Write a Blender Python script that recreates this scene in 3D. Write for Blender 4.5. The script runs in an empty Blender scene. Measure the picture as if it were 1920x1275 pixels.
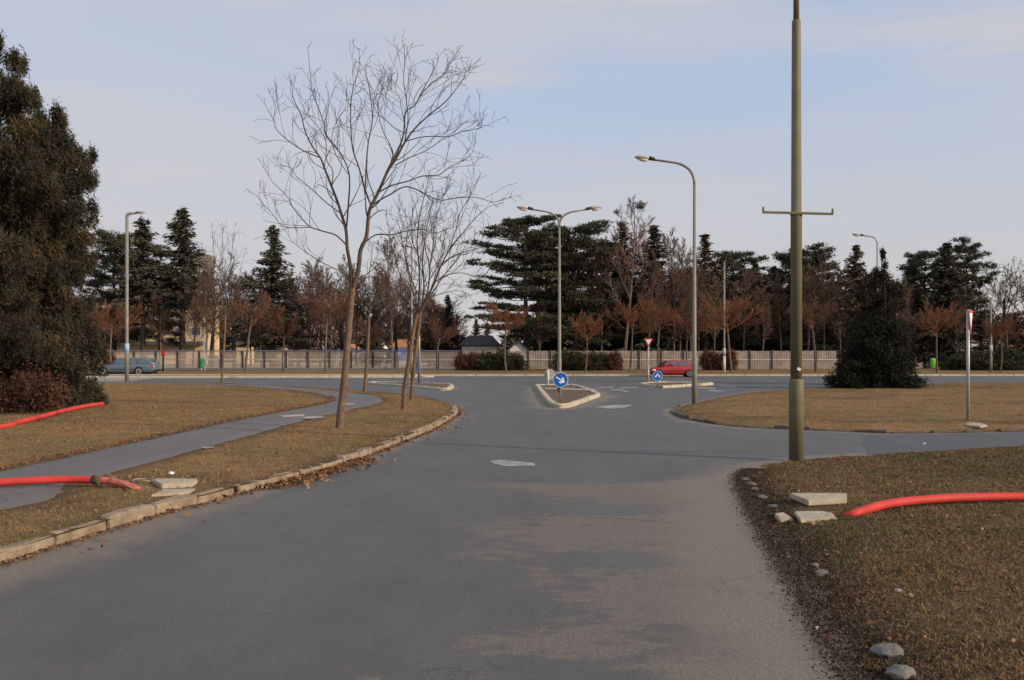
import bpy, bmesh, math, random
import numpy as np
from mathutils import Vector, Matrix, noise as mnoise
from mathutils.geometry import delaunay_2d_cdt
R = math.radians
C = bpy.context.scene
random.seed(7); rng = np.random.default_rng(7)

# ------------------------------------------------------------------ camera, sky, sun, exposure
F, H, HY = 1867.0, 2.1, 657.0                     # focal length in photo pixels, eye height, horizon row
cam_d = bpy.data.cameras.new('camera'); cam = bpy.data.objects.new('camera', cam_d)
C.collection.objects.link(cam); C.camera = cam
cam.location = (0, 0, H); cam.rotation_euler = (R(90), 0, 0)
cam_d.sensor_width = 36; cam_d.lens = 36 * F / 1920; cam_d.shift_y = (HY - 637.5) / 1920
cam_d.clip_start = 0.1; cam_d.clip_end = 3000
SUN_EL, SUN_AZ = 21.0, 116.0                      # azimuth clockwise from +Y: right and a little behind the camera
w = bpy.data.worlds.new('World'); C.world = w; w.use_nodes = True
nt = w.node_tree; N = nt.nodes; L = nt.links
bg = N['Background']; bg.inputs['Strength'].default_value = 0.125
sky = N.new('ShaderNodeTexSky'); sky.sky_type = 'NISHITA'; sky.sun_disc = False
sky.sun_elevation = R(SUN_EL); sky.sun_rotation = R(SUN_AZ); sky.air_density = 1.0; sky.dust_density = 1.5; sky.ozone_density = 2.0
tc = N.new('ShaderNodeTexCoord'); sep = N.new('ShaderNodeSeparateXYZ'); L.new(tc.outputs['Generated'], sep.inputs[0])
mp = N.new('ShaderNodeMapping'); mp.inputs['Scale'].default_value = (1.2, 1.2, 5.5); mp.inputs['Rotation'].default_value = (0.1, 0.12, 0.4)
L.new(tc.outputs['Generated'], mp.inputs[0])
nz = N.new('ShaderNodeTexNoise'); nz.inputs['Scale'].default_value = 1.6; nz.inputs['Detail'].default_value = 6; nz.inputs['Roughness'].default_value = 0.5
L.new(mp.outputs[0], nz.inputs['Vector'])
# thin high cloud: thicker towards the horizon, streaky above
def mrange(src, a, b, c, d, smooth=False):
    m = N.new('ShaderNodeMapRange'); m.interpolation_type = 'SMOOTHSTEP' if smooth else 'LINEAR'
    for k, v in zip(('From Min', 'From Max', 'To Min', 'To Max'), (a, b, c, d)): m.inputs[k].default_value = v
    L.new(src, m.inputs['Value']); return m.outputs[0]
def smath(op, a, b, clamp=False):
    m = N.new('ShaderNodeMath'); m.operation = op; m.use_clamp = clamp
    for k, v in enumerate((a, b)):
        if isinstance(v, (int, float)): m.inputs[k].default_value = v
        else: L.new(v, m.inputs[k])
    return m.outputs[0]
def smix(f, a, b):
    m = N.new('ShaderNodeMixRGB')
    for k, v in enumerate((f, a, b)):
        if isinstance(v, tuple): m.inputs[k].default_value = (*v, 1)
        elif isinstance(v, (int, float)): m.inputs[k].default_value = v
        else: L.new(v, m.inputs[k])
    return m.outputs[0]
veil = smix(mrange(sep.outputs['Z'], .02, .30, 0, 1, True), (4.62, 4.40, 4.32), (3.95, 4.65, 6.05))      # milky veil: warm grey low, bluish high
base = smix(mrange(sep.outputs['Z'], 0, .4, .92, .60), sky.outputs[0], veil)
wisp = smath('ADD', mrange(nz.outputs['Fac'], .40, .66, 0, .62, True), mrange(sep.outputs['X'], .12, -.42, 0, .42, True), True)  # cirrus, thicker to the left
mp2 = N.new('ShaderNodeMapping'); mp2.inputs['Scale'].default_value = (1.6, 1.6, 17); mp2.inputs['Rotation'].default_value = (0, -.09, 0); L.new(tc.outputs['Generated'], mp2.inputs[0])
nz2 = N.new('ShaderNodeTexNoise'); nz2.inputs['Scale'].default_value = 1.9; nz2.inputs['Detail'].default_value = 7; nz2.inputs['Roughness'].default_value = .55; L.new(mp2.outputs[0], nz2.inputs['Vector'])
wisp = smath('ADD', wisp, mrange(nz2.outputs['Fac'], .52, .72, 0, .45, True), True)
class _O: pass
mx = _O(); mx.outputs = [smix(wisp, base, (4.45, 4.40, 4.68))]
L.new(mx.outputs[0], bg.inputs['Color'])
sd = bpy.data.lights.new('sun', 'SUN'); sun = bpy.data.objects.new('sun', sd); C.collection.objects.link(sun)
sd.energy = 3.6; sd.angle = R(1.2); sd.color = (1.0, 0.80, 0.58)
az, el = R(SUN_AZ), R(SUN_EL)
sdir = Vector((math.sin(az) * math.cos(el), math.cos(az) * math.cos(el), math.sin(el)))
sun.rotation_euler = sdir.to_track_quat('Z', 'Y').to_euler()
sun.location = (30, -20, 30)
C.view_settings.view_transform = 'Standard'; C.view_settings.look = 'None'; C.view_settings.exposure = 0.1; C.view_settings.gamma = 1
C.render.engine = 'CYCLES'
C.cycles.max_bounces = 5; C.cycles.diffuse_bounces = 3; C.cycles.glossy_bounces = 2; C.cycles.transparent_max_bounces = 8

# ------------------------------------------------------------------ helpers
def G(px, py, z=0.0):                             # photo pixel -> point on the ground (height z)
    Y = F * (H - z) / (py - HY)
    return Vector(((px - 960) * Y / F, Y, z))
def A(px, py, Y):                                 # photo pixel at a known distance
    return Vector(((px - 960) * Y / F, Y, H + (HY - py) * Y / F))
def tag(o, label=None, cat=None, group=None, kind=None):
    if label: o['label'] = label
    if cat: o['category'] = cat
    if group: o['group'] = group
    if kind: o['kind'] = kind
    return o
def empty(name, loc, label, cat, group=None, rz=0.0):
    o = bpy.data.objects.new(name, None); C.collection.objects.link(o)
    o.location = loc; o.rotation_euler = (0, 0, rz); o.empty_display_size = 0.3
    return tag(o, label, cat, group)
def link(name, me, mats, parent=None):
    o = bpy.data.objects.new(name, me); C.collection.objects.link(o)
    if not isinstance(mats, (list, tuple)): mats = [mats]
    if len(me.materials) == 0:
        for m in mats: me.materials.append(m)
    if parent is not None: o.parent = parent
    return o
def np_mesh(name, verts, faces_flat, nside, smooth=False, tint=None):
    me = bpy.data.meshes.new(name)
    nv, nf = len(verts), len(faces_flat) // nside
    me.vertices.add(nv); me.vertices.foreach_set('co', np.asarray(verts, np.float32).ravel())
    me.loops.add(nf * nside); me.loops.foreach_set('vertex_index', np.asarray(faces_flat, np.int32))
    me.polygons.add(nf); me.polygons.foreach_set('loop_start', np.arange(0, nf * nside, nside, dtype=np.int32))
    try: me.polygons.foreach_set('loop_total', np.full(nf, nside, np.int32))
    except Exception: pass
    me.update(calc_edges=True)
    if smooth: me.polygons.foreach_set('use_smooth', np.ones(nf, bool))
    if tint is not None:
        a = me.attributes.new('tint', 'FLOAT', 'FACE'); a.data.foreach_set('value', np.asarray(tint, np.float32))
    return me
def nrm(v): return v / np.maximum(np.linalg.norm(v, axis=-1, keepdims=True), 1e-9)
def leaves(name, cen, dr, ln, wd, tint):          # many small pointed leaf faces
    n = len(cen); dr = nrm(dr); rv = nrm(rng.normal(size=(n, 3))); sd_ = nrm(np.cross(dr, rv))
    ln = np.broadcast_to(np.asarray(ln, float), (n,))[:, None]; wd = np.broadcast_to(np.asarray(wd, float), (n,))[:, None]
    v = np.stack([cen - dr * ln * .5, cen + sd_ * wd * .5 - dr * ln * .05, cen + dr * ln * .5, cen - sd_ * wd * .5 - dr * ln * .05], 1).reshape(-1, 3)
    return np_mesh(name, v, np.arange(4 * n), 4, False, tint)
def tubes(name, polys, sides=4, tint=None):       # polys: (points, radii) lists, all in one mesh
    groups = {}
    for p, r in polys: groups.setdefault(len(p), []).append((p, r))
    V, Fc, T, off = [], [], [], 0
    for n, lst in groups.items():
        P = np.array([[tuple(q) for q in p] for p, r in lst], float); Rr = np.array([list(r) for p, r in lst], float)
        m = len(lst); t = np.empty_like(P)
        t[:, 1:-1] = P[:, 2:] - P[:, :-2]; t[:, 0] = P[:, 1] - P[:, 0]; t[:, -1] = P[:, -1] - P[:, -2]
        t = nrm(t); main = nrm(P[:, -1] - P[:, 0])
        ref = np.where(np.abs(main[:, 2:3]) > .75, np.array([[1., 0.13, 0]]), np.array([[0.05, 0., 1.]]))
        u = nrm(np.cross(t, np.repeat(ref[:, None], n, 1))); v = np.cross(t, u)
        an = np.arange(sides) * 2 * math.pi / sides
        ring = P[:, :, None] + Rr[:, :, None, None] * (u[:, :, None] * np.cos(an)[None, None, :, None] + v[:, :, None] * np.sin(an)[None, None, :, None])
        V.append(ring.reshape(-1, 3))
        i = np.arange(m)[:, None, None] * n * sides; j = np.arange(n - 1)[None, :, None] * sides; k = np.arange(sides)[None, None, :]; k2 = (k + 1) % sides
        q = np.stack([i + j + k, i + j + k2, i + j + sides + k2, i + j + sides + k], -1).reshape(-1, 4) + off
        Fc.append(q); off += m * n * sides
        T.append(np.repeat(rng.random(m), (n - 1) * sides))
    return np_mesh(name, np.concatenate(V), np.concatenate(Fc).ravel(), 4, True, np.concatenate(T))
class MB:                                         # a bmesh that collects shapes and becomes ONE mesh
    def __init__(s): s.b = bmesh.new()
    def box(s, c, size, rz=0, bev=0.0, rx=0, ry=0):
        M = Matrix.Translation(c) @ Matrix.Rotation(rz, 4, 'Z') @ Matrix.Rotation(ry, 4, 'Y') @ Matrix.Rotation(rx, 4, 'X') @ Matrix.Diagonal((size[0], size[1], size[2], 1))
        r = bmesh.ops.create_cube(s.b, size=1, matrix=M)
        if bev > 0:
            es = list({e for v in r['verts'] for e in v.link_edges})
            bmesh.ops.bevel(s.b, geom=es, offset=bev, segments=2, affect='EDGES', profile=0.5)
        return s
    def rev(s, prof, c=(0, 0, 0), n=20, axis='Z'):  # (radius, height) profile turned round an axis
        rings = []
        for r_, z_ in prof:
            ring = []
            for k in range(n):
                a = 2 * math.pi * k / n
                p = (r_ * math.cos(a), r_ * math.sin(a), z_)
                if axis == 'Y': p = (p[0], p[2], p[1])
                ring.append(s.b.verts.new((c[0] + p[0], c[1] + p[1], c[2] + p[2])))
            rings.append(ring)
        for i in range(len(rings) - 1):
            for k in range(n):
                f = s.b.faces.new((rings[i][k], rings[i][(k + 1) % n], rings[i + 1][(k + 1) % n], rings[i + 1][k])); f.smooth = True
        s.b.faces.new(rings[0][::-1]); s.b.faces.new(rings[-1])
        return s
    def prism(s, pts, h, M=None):                 # outline in local XY, thickness h along Z, placed by M
        M = M or Matrix.Identity(4)
        a = [s.b.verts.new(M @ Vector((p[0], p[1], 0))) for p in pts]; b = [s.b.verts.new(M @ Vector((p[0], p[1], h))) for p in pts]
        s.b.faces.new(a[::-1]); s.b.faces.new(b)
        for i in range(len(pts)):
            j = (i + 1) % len(pts); s.b.faces.new((a[i], a[j], b[j], b[i]))
        return s
    def loft(s, rings, cap=True, smooth=True):
        rs = [[s.b.verts.new(p) for p in r] for r in rings]; n = len(rs[0])
        for i in range(len(rs) - 1):
            for k in range(n):
                f = s.b.faces.new((rs[i][k], rs[i][(k + 1) % n], rs[i + 1][(k + 1) % n], rs[i + 1][k])); f.smooth = smooth
        if cap: s.b.faces.new(rs[0][::-1]); s.b.faces.new(rs[-1])
        return s
    def poly(s, pts): s.b.faces.new([s.b.verts.new(p) for p in pts]); return s
    def tube(s, pts, rad, n=10):
        pts = [Vector(p) for p in pts]
        if not isinstance(rad, (list, tuple)): rad = [rad] * len(pts)
        rings = []; u = None
        for i, p in enumerate(pts):
            t = (pts[min(i + 1, len(pts) - 1)] - pts[max(i - 1, 0)]).normalized()
            if u is None: u = t.orthogonal().normalized()
            u = (u - t * u.dot(t)).normalized(); v = t.cross(u)
            rings.append([p + (u * math.cos(2 * math.pi * k / n) + v * math.sin(2 * math.pi * k / n)) * rad[i] for k in range(n)])
        return s.loft(rings)
    def build(s, name, m, parent=None):
        me = bpy.data.meshes.new(name); bmesh.ops.recalc_face_normals(s.b, faces=s.b.faces[:]); s.b.to_mesh(me); s.b.free()
        return link(name, me, m, parent)
def copy_tree(o, parent=None):
    c = o.copy(); C.collection.objects.link(c); c.parent = parent
    for ch in list(o.children): copy_tree(ch, c)
    return c

# ------------------------------------------------------------------ materials
def mat(name, col, rough=0.7, var=0.25, scale=6.0, bump=0.0, bscale=None, metal=0.0, col2=None, spec=0.3, detail=6):
    m = bpy.data.materials.new(name); m.use_nodes = True; n = m.node_tree.nodes; l = m.node_tree.links; p = n['Principled BSDF']
    p.inputs['Roughness'].default_value = rough; p.inputs['Metallic'].default_value = metal; p.inputs['Specular IOR Level'].default_value = spec
    t = n.new('ShaderNodeTexCoord'); nz_ = n.new('ShaderNodeTexNoise'); nz_.inputs['Scale'].default_value = scale; nz_.inputs['Detail'].default_value = detail
    l.new(t.outputs['Object'], nz_.inputs['Vector'])
    r = n.new('ShaderNodeValToRGB'); c2 = col2 or tuple(c * (1 - var) for c in col); c1 = col if col2 else tuple(min(1, c * (1 + var)) for c in col)
    r.color_ramp.elements[0].position = .3; r.color_ramp.elements[1].position = .7
    r.color_ramp.elements[0].color = (*c2, 1); r.color_ramp.elements[1].color = (*c1, 1)
    l.new(nz_.outputs['Fac'], r.inputs[0]); l.new(r.outputs[0], p.inputs['Base Color'])
    if bump > 0:
        nb = n.new('ShaderNodeTexNoise'); nb.inputs['Scale'].default_value = bscale or scale * 5; nb.inputs['Detail'].default_value = 5
        l.new(t.outputs['Object'], nb.inputs['Vector'])
        b = n.new('ShaderNodeBump'); b.inputs['Strength'].default_value = bump; b.inputs['Distance'].default_value = 0.03
        l.new(nb.outputs['Fac'], b.inputs['Height']); l.new(b.outputs[0], p.inputs['Normal'])
    return m
def leaf_mat(name, cols, rough=0.75):             # colour differs from leaf to leaf
    m = bpy.data.materials.new(name); m.use_nodes = True; n = m.node_tree.nodes; l = m.node_tree.links; p = n['Principled BSDF']
    p.inputs['Roughness'].default_value = rough; p.inputs['Specular IOR Level'].default_value = .15
    a = n.new('ShaderNodeAttribute'); a.attribute_name = 'tint'
    r = n.new('ShaderNodeValToRGB'); e = r.color_ramp.elements
    while len(e) < len(cols): e.new(0.5)
    for i, c in enumerate(cols): e[i].position = i / (len(cols) - 1); e[i].color = (*c, 1)
    l.new(a.outputs['Fac'], r.inputs[0]); l.new(r.outputs[0], p.inputs['Base Color'])
    return m
M_bark = mat('bark_brown', (.155, .100, .066), .9, .35, 9, .6, 30)
M_bark_far = mat('bark_grey_brown', (.13, .095, .072), .9, .3, 4)
M_bark_dark = mat('bark_dark', (.06, .045, .036), .9, .3, 5)
M_twig = leaf_mat('twig_bark', [(.070, .054, .045), (.115, .085, .066)])
M_twig_grey = leaf_mat('twig_grey_brown', [(.115, .076, .058), (.18, .118, .088)])
M_twig_red = leaf_mat('twig_orange_brown', [(.135, .066, .040), (.22, .090, .044), (.17, .092, .056)])
M_twig_rust = leaf_mat('twig_rust_grey', [(.12, .068, .046), (.19, .09, .055), (.16, .10, .07)])
M_spruce = leaf_mat('needles_spruce', [(.034, .038, .027), (.060, .062, .042), (.090, .080, .054)])
M_pine = leaf_mat('needles_pine', [(.036, .041, .026), (.060, .064, .038), (.090, .082, .050)])
M_brownfir = leaf_mat('needles_brownish', [(.050, .042, .030), (.085, .064, .044), (.125, .086, .055)])
M_thuja = leaf_mat('sprays_thuja', [(.016, .018, .011), (.038, .037, .022), (.072, .058, .032), (.17, .095, .036)])
M_yew = leaf_mat('needles_yew', [(.010, .013, .008), (.020, .021, .013), (.040, .033, .020)])
M_shrub = leaf_mat('leaves_green_shrub', [(.022, .032, .013), (.05, .058, .02), (.085, .075, .025)])
M_shrub_red = leaf_mat('twigs_red_shrub', [(.07, .032, .022), (.12, .052, .03), (.09, .05, .032)])
M_grass = leaf_mat('dry_grass', [(.26, .152, .068), (.31, .185, .084), (.215, .150, .062), (.095, .098, .034), (.34, .225, .12)])
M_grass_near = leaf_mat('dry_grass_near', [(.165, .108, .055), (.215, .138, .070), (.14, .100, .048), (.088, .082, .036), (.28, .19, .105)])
M_leaf = leaf_mat('dead_leaves', [(.085, .045, .026), (.14, .068, .034), (.20, .10, .05), (.33, .20, .12)])
M_litter = leaf_mat('dark_litter', [(.022, .019, .016), (.05, .036, .025), (.11, .062, .038), (.045, .035, .027), (.13, .085, .055)])
M_olive = mat('olive_paint', (.155, .140, .085), .55, .12, 2.5, .05, 40)
M_greypaint = mat('grey_paint', (.23, .22, .18), .5, .12, 3)
M_galv = mat('galvanised_steel', (.42, .41, .39), .45, .12, 5, metal=.3)
M_whitepost = mat('white_paint', (.62, .60, .56), .5, .1, 5)
M_red = mat('sign_red', (.55, .035, .03), .45, .05, 5)
M_blue = mat('sign_blue', (.012, .115, .46), .4, .05, 5)
M_white = mat('sign_white', (.78, .78, .78), .4, .04, 5)
M_hose = mat('red_plastic_pipe', (.64, .06, .05), .6, .14, 3.5, .1, 9, col2=(.46, .045, .035), spec=.22)
M_hose_dirty = mat('dirty_red_pipe', (.52, .13, .10), .7, .3, 9, .1)
M_wire = mat('pale_rope', (.42, .34, .24), .8, .2, 10)
M_stone = mat('kerb_concrete', (.36, .285, .20), .9, .25, 4.5, .8, 22, col2=(.19, .14, .095))
M_slab = mat('concrete_slab', (.50, .435, .325), .9, .2, 9, .5, 40, col2=(.36, .30, .22))
M_kerbfar = mat('kerb_concrete_far', (.45, .40, .32), .9, .15, 2)
M_rubble = mat('grey_rubble', (.165, .155, .14), .95, .3, 6, .8, 25)
M_soil = mat('dark_soil', (.20, .135, .085), .95, .4, 7, 1.0, 9, col2=(.07, .05, .035))
M_dark = mat('dark_rubber', (.02, .02, .02), .6, .2, 5)
M_glass = mat('car_glass', (.10, .13, .15), .08, .1, 2, spec=.8)
M_chrome = mat('alloy', (.62, .6, .57), .35, .1, 5, metal=.5)
M_lamp_hood = mat('lamp_hood', (.50, .46, .39), .5, .1, 6)
M_lamp_dark = mat('lamp_bracket', (.05, .045, .04), .6, .1, 6)
M_lampglass = mat('lamp_lens', (.62, .57, .48), .25, .1, 8)
M_green = mat('green_plastic', (.02, .26, .10), .5, .1, 5)
M_lime = mat('lime_plastic', (.20, .62, .10), .5, .1, 5)

def ground_mat(name, cols, scales=(0.35, 3.0, 40.0), bump=.6):
    m = bpy.data.materials.new(name); m.use_nodes = True; n = m.node_tree.nodes; l = m.node_tree.links; p = n['Principled BSDF']
    p.inputs['Roughness'].default_value = .95; p.inputs['Specular IOR Level'].default_value = .1
    t = n.new('ShaderNodeTexCoord'); prev = None
    for i, s in enumerate(scales):
        z = n.new('ShaderNodeTexNoise'); z.inputs['Scale'].default_value = s; z.inputs['Detail'].default_value = 8; z.inputs['Roughness'].default_value = .62
        l.new(t.outputs['Object'], z.inputs['Vector'])
        r = n.new('ShaderNodeValToRGB'); r.color_ramp.elements[0].position = .41; r.color_ramp.elements[1].position = .59
        r.color_ramp.elements[0].color = (*cols[2 * i], 1); r.color_ramp.elements[1].color = (*cols[2 * i + 1], 1)
        l.new(z.outputs['Fac'], r.inputs[0])
        if prev is None: prev = r.outputs[0]
        else:
            x = n.new('ShaderNodeMixRGB'); x.inputs[0].default_value = .45; l.new(prev, x.inputs[1]); l.new(r.outputs[0], x.inputs[2]); prev = x.outputs[0]
        last = z
    a = n.new('ShaderNodeAttribute'); a.attribute_name = 'bare'
    x = n.new('ShaderNodeMixRGB'); l.new(a.outputs['Fac'], x.inputs[0]); l.new(prev, x.inputs[1]); x.inputs[2].default_value = (.060, .042, .030, 1)
    l.new(x.outputs[0], p.inputs['Base Color'])
    b = n.new('ShaderNodeBump'); b.inputs['Strength'].default_value = bump; b.inputs['Distance'].default_value = .05
    l.new(last.outputs['Fac'], b.inputs['Height']); l.new(b.outputs[0], p.inputs['Normal'])
    return m
M_lawn = ground_mat('dry_lawn', [(.34, .195, .088), (.125, .112, .038), (.37, .22, .105), (.10, .085, .034), (.30, .19, .095), (.10, .070, .036)], (.45, 2.6, 30.0))
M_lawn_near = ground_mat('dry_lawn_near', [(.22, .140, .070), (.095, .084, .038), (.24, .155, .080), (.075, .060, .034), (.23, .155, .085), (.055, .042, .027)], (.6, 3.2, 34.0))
M_field = ground_mat('pale_field', [(.34, .26, .17), (.28, .23, .14), (.34, .26, .18), (.3, .22, .14), (.34, .27, .19), (.28, .22, .15)])

def asphalt(name, dark, dust, old, wear=0.10):
    m = bpy.data.materials.new(name); m.use_nodes = True; n = m.node_tree.nodes; l = m.node_tree.links; p = n['Principled BSDF']
    p.inputs['Specular IOR Level'].default_value = .35
    t = n.new('ShaderNodeTexCoord')
    def nz_(s, d=6, ro=.6, vec=None):
        z = n.new('ShaderNodeTexNoise'); z.inputs['Scale'].default_value = s; z.inputs['Detail'].default_value = d; z.inputs['Roughness'].default_value = ro
        l.new(vec or t.outputs['Object'], z.inputs['Vector']); return z
    def attr(a):
        x = n.new('ShaderNodeAttribute'); x.attribute_name = a; return x.outputs['Fac']
    def mth(op, a, b, clamp=False):
        x = n.new('ShaderNodeMath'); x.operation = op; x.use_clamp = clamp
        for i, v in enumerate((a, b)):
            if isinstance(v, (int, float)): x.inputs[i].default_value = v
            else: l.new(v, x.inputs[i])
        return x.outputs[0]
    def mix(f, a, b):
        x = n.new('ShaderNodeMixRGB')
        for i, v in enumerate((f, a, b)):
            if isinstance(v, tuple): x.inputs[i].default_value = (*v, 1)
            elif isinstance(v, (int, float)): x.inputs[i].default_value = v
            else: l.new(v, x.inputs[i])
        return x.outputs[0]
    def ramp(f, a, b):
        x = n.new('ShaderNodeMapRange'); x.interpolation_type = 'SMOOTHSTEP'; x.inputs['From Min'].default_value = a; x.inputs['From Max'].default_value = b; l.new(f, x.inputs['Value']); return x.outputs[0]
    mapn = n.new('ShaderNodeMapping'); mapn.inputs['Scale'].default_value = (1.0, .35, 1); mapn.inputs['Rotation'].default_value = (0, 0, -.17); l.new(t.outputs['Object'], mapn.inputs[0])
    maps = n.new('ShaderNodeMapping'); maps.inputs['Scale'].default_value = (.8, 1.5, 1); l.new(t.outputs['Object'], maps.inputs[0])
    big = nz_(.7, 7, .68, mapn.outputs[0]); mid = nz_(2.2, 8, .7); streak = nz_(3.2, 14, .74, maps.outputs[0]); fine = nz_(48, 3, .8); grit = nz_(26, 6, .85)
    c = mix(ramp(big.outputs['Fac'], .32, .68), dark, tuple(x * 1.34 for x in dark))
    c = mix(mth('MULTIPLY', ramp(mid.outputs['Fac'], .45, .75), .25), c, old)
    # old worn surface, ragged edged
    fo = mth('ADD', mth('MULTIPLY', mth('SUBTRACT', attr('old'), .5), 2.5), mth('MULTIPLY', mth('SUBTRACT', streak.outputs['Fac'], .5), 6.5)); fo = ramp(fo, -.28, .32)
    c = mix(mth('MULTIPLY', fo, .9), c, old)
    fd = mth('ADD', attr('dust'), mth('MULTIPLY', mth('SUBTRACT', mid.outputs['Fac'], .5), .9)); fd = ramp(fd, .12, .75)
    c = mix(mth('MULTIPLY', fd, .9), c, dust)
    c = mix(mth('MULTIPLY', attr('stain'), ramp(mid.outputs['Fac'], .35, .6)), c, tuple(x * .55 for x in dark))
    g = ramp(grit.outputs['Fac'], .3, .7); c = mix(mth('MULTIPLY', mth('SUBTRACT', 1.0, g), .50), c, (.045, .042, .040))
    sp = ramp(fine.outputs['Fac'], .54, .66); c = mix(mth('MULTIPLY', sp, mth('ADD', .20, mth('MULTIPLY', fo, .40))), c, tuple(min(1, x * 2.1) for x in old))
    vo = n.new('ShaderNodeTexVoronoi'); vo.feature = 'DISTANCE_TO_EDGE'; vo.inputs['Scale'].default_value = .42; wv = n.new('ShaderNodeVectorMath'); wv.operation = 'ADD'; wsc = n.new('ShaderNodeVectorMath'); wsc.operation = 'SCALE'; wsc.inputs['Scale'].default_value = 1.3
    l.new(mid.outputs['Color'], wsc.inputs[0]); l.new(wsc.outputs[0], wv.inputs[0]); l.new(t.outputs['Object'], wv.inputs[1]); l.new(wv.outputs[0], vo.inputs['Vector'])
    cr = mth('MULTIPLY', mth('SUBTRACT', 1.0, ramp(vo.outputs['Distance'], .0025, .008)), ramp(big.outputs['Fac'], .46, .56)); c = mix(mth('MULTIPLY', cr, .6), c, (.03, .028, .027))
    l.new(c, p.inputs['Base Color'])
    ro = n.new('ShaderNodeMapRange'); ro.inputs['To Min'].default_value = .62; ro.inputs['To Max'].default_value = .88; l.new(fo, ro.inputs['Value']); l.new(ro.outputs[0], p.inputs['Roughness'])
    b = n.new('ShaderNodeBump'); b.inputs['Strength'].default_value = .6; b.inputs['Distance'].default_value = .016
    l.new(mth('ADD', fine.outputs['Fac'], grit.outputs['Fac']), b.inputs['Height']); l.new(b.outputs[0], p.inputs['Normal'])
    return m
M_road = asphalt('asphalt', (.101, .100, .097), (.255, .208, .160), (.190, .166, .144))
M_path = asphalt('path_asphalt', (.140, .132, .130), (.22, .16, .115), (.19, .17, .155))

# ------------------------------------------------------------------ ground plan (world metres)
def inside(poly, x, y):
    r = np.zeros(len(x), bool); n = len(poly)
    for i in range(n):
        x1, y1 = poly[i][:2]; x2, y2 = poly[(i + 1) % n][:2]
        if y1 == y2: continue
        c = ((y1 > y) != (y2 > y)) & (x < (x2 - x1) * (y - y1) / (y2 - y1) + x1); r ^= c
    return r
def dist(poly, x, y, closed=True):
    d = np.full(len(x), 1e9); n = len(poly)
    for i in range(n if closed else n - 1):
        ax, ay = poly[i][:2]; bx, by = poly[(i + 1) % n][:2]
        vx, vy = bx - ax, by - ay; q = max(vx * vx + vy * vy, 1e-9)
        t = np.clip(((x - ax) * vx + (y - ay) * vy) / q, 0, 1)
        d = np.minimum(d, np.hypot(x - ax - t * vx, y - ay - t * vy))
    return d
def resample(pts, step, closed=False):
    pts = [Vector((p[0], p[1], 0)) for p in pts]
    if closed: pts = pts + [pts[0]]
    out = []; acc = 0.0
    for a, b in zip(pts[:-1], pts[1:]):
        d = (b - a).length; t = -acc if out else 0
        pos = 0 if not out else step - acc
        while pos < d: out.append(a.lerp(b, pos / d)); pos += step
        acc = d - (pos - step)
    if not closed: out.append(pts[-1])
    return out
def smooth_line(pts, k=4):                        # Catmull-Rom through the points
    P = [Vector((p[0], p[1], 0)) for p in pts]; out = []
    for i in range(len(P) - 1):
        p0, p1, p2, p3 = P[max(i - 1, 0)], P[i], P[i + 1], P[min(i + 2, len(P) - 1)]
        for j in range(k):
            t = j / k
            out.append(.5 * ((2 * p1) + (p2 - p0) * t + (2 * p0 - 5 * p1 + 4 * p2 - p3) * t * t + (3 * p1 - p0 - 3 * p2 + p3) * t ** 3))
    out.append(P[-1]); return out
def vnoise(x, y, s, seed=0):
    return np.array([mnoise.noise((a * s + seed, b * s - seed, seed * 1.7)) for a, b in zip(x, y)])

kerb_line = [(-6.3, 3.0), (-5.55, 6.6)] + [G(*p)[:2] for p in ((0, 1058), (90, 1029), (158, 1008), (221, 988), (277, 971), (323, 958), (369, 947), (398, 940),
             (480, 917), (560, 896), (622, 877), (660, 865), (706, 848), (747, 832), (806, 808), (829, 796), (848, 784), (857, 776), (856, 769), (846, 762))]
kerb_far = [G(*p)[:2] for p in ((829, 757), (800, 750), (768, 745), (741, 742), (685, 737), (643, 733), (560, 729), (470, 724), (400, 721), (300, 719), (240, 718), (150, 719), (0, 720))]
left_lawn = smooth_line(kerb_line, 3) + smooth_line(kerb_far, 2) + [Vector((-70, 63, 0)), Vector((-70, 3, 0))]
right_near = smooth_line([(1.75, 2.5)] + [G(*p)[:2] for p in ((1600, 1275), (1535, 1170), (1478, 1070), (1440, 1010), (1412, 960), (1392, 915), (1388, 893), (1405, 880), (1440, 869), (1500, 862), (1600, 855), (1750, 846), (1920, 838))], 4) + [Vector((45, 25.5, 0)), Vector((45, 2.5, 0))]
right_far = smooth_line([G(*p)[:2] for p in ((1330, 750), (1275, 763), (1258, 772), (1270, 781), (1300, 789), (1350, 797), (1420, 803), (1500, 806), (1600, 810), (1700, 813), (1920, 809))], 3) + [Vector((45, 29, 0)), Vector((75, 40, 0)), Vector((75, 66, 0))] + [Vector((*G(*p)[:2], 0)) for p in ((1920, 718.5), (1720, 721), (1600, 724.5), (1500, 728.5), (1400, 737), (1360, 744))]
verge = [Vector(p) for p in ((-110, 84, 0), (-36, 84, 0), (-33, 81.5, 0), (120, 81.5, 0), (120, 112, 0), (-110, 112, 0))]
strip = [Vector(p) for p in ((-110, 75.2, 0), (-26.5, 75.5, 0), (-7.0, 77.0, 0), (-6.2, 78, 0), (-7.0, 79, 0), (-27.5, 79.6, 0), (-110, 79.6, 0))]
path_line = smooth_line([(-19, 7.5), G(-300, 985)[:2], G(0, 921)[:2], G(150, 886)[:2], G(300, 848)[:2], G(400, 823)[:2], G(500, 797)[:2], G(600, 775)[:2], G(650, 764)[:2], G(672, 757)[:2], G(665, 749)[:2], G(620, 741)[:2], G(560, 734)[:2], G(480, 727.5)[:2], G(400, 724.5)[:2], G(290, 722)[:2], G(150, 721)[:2]], 5)
PATH_W = 1.0                                      # half width of the footpath
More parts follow.
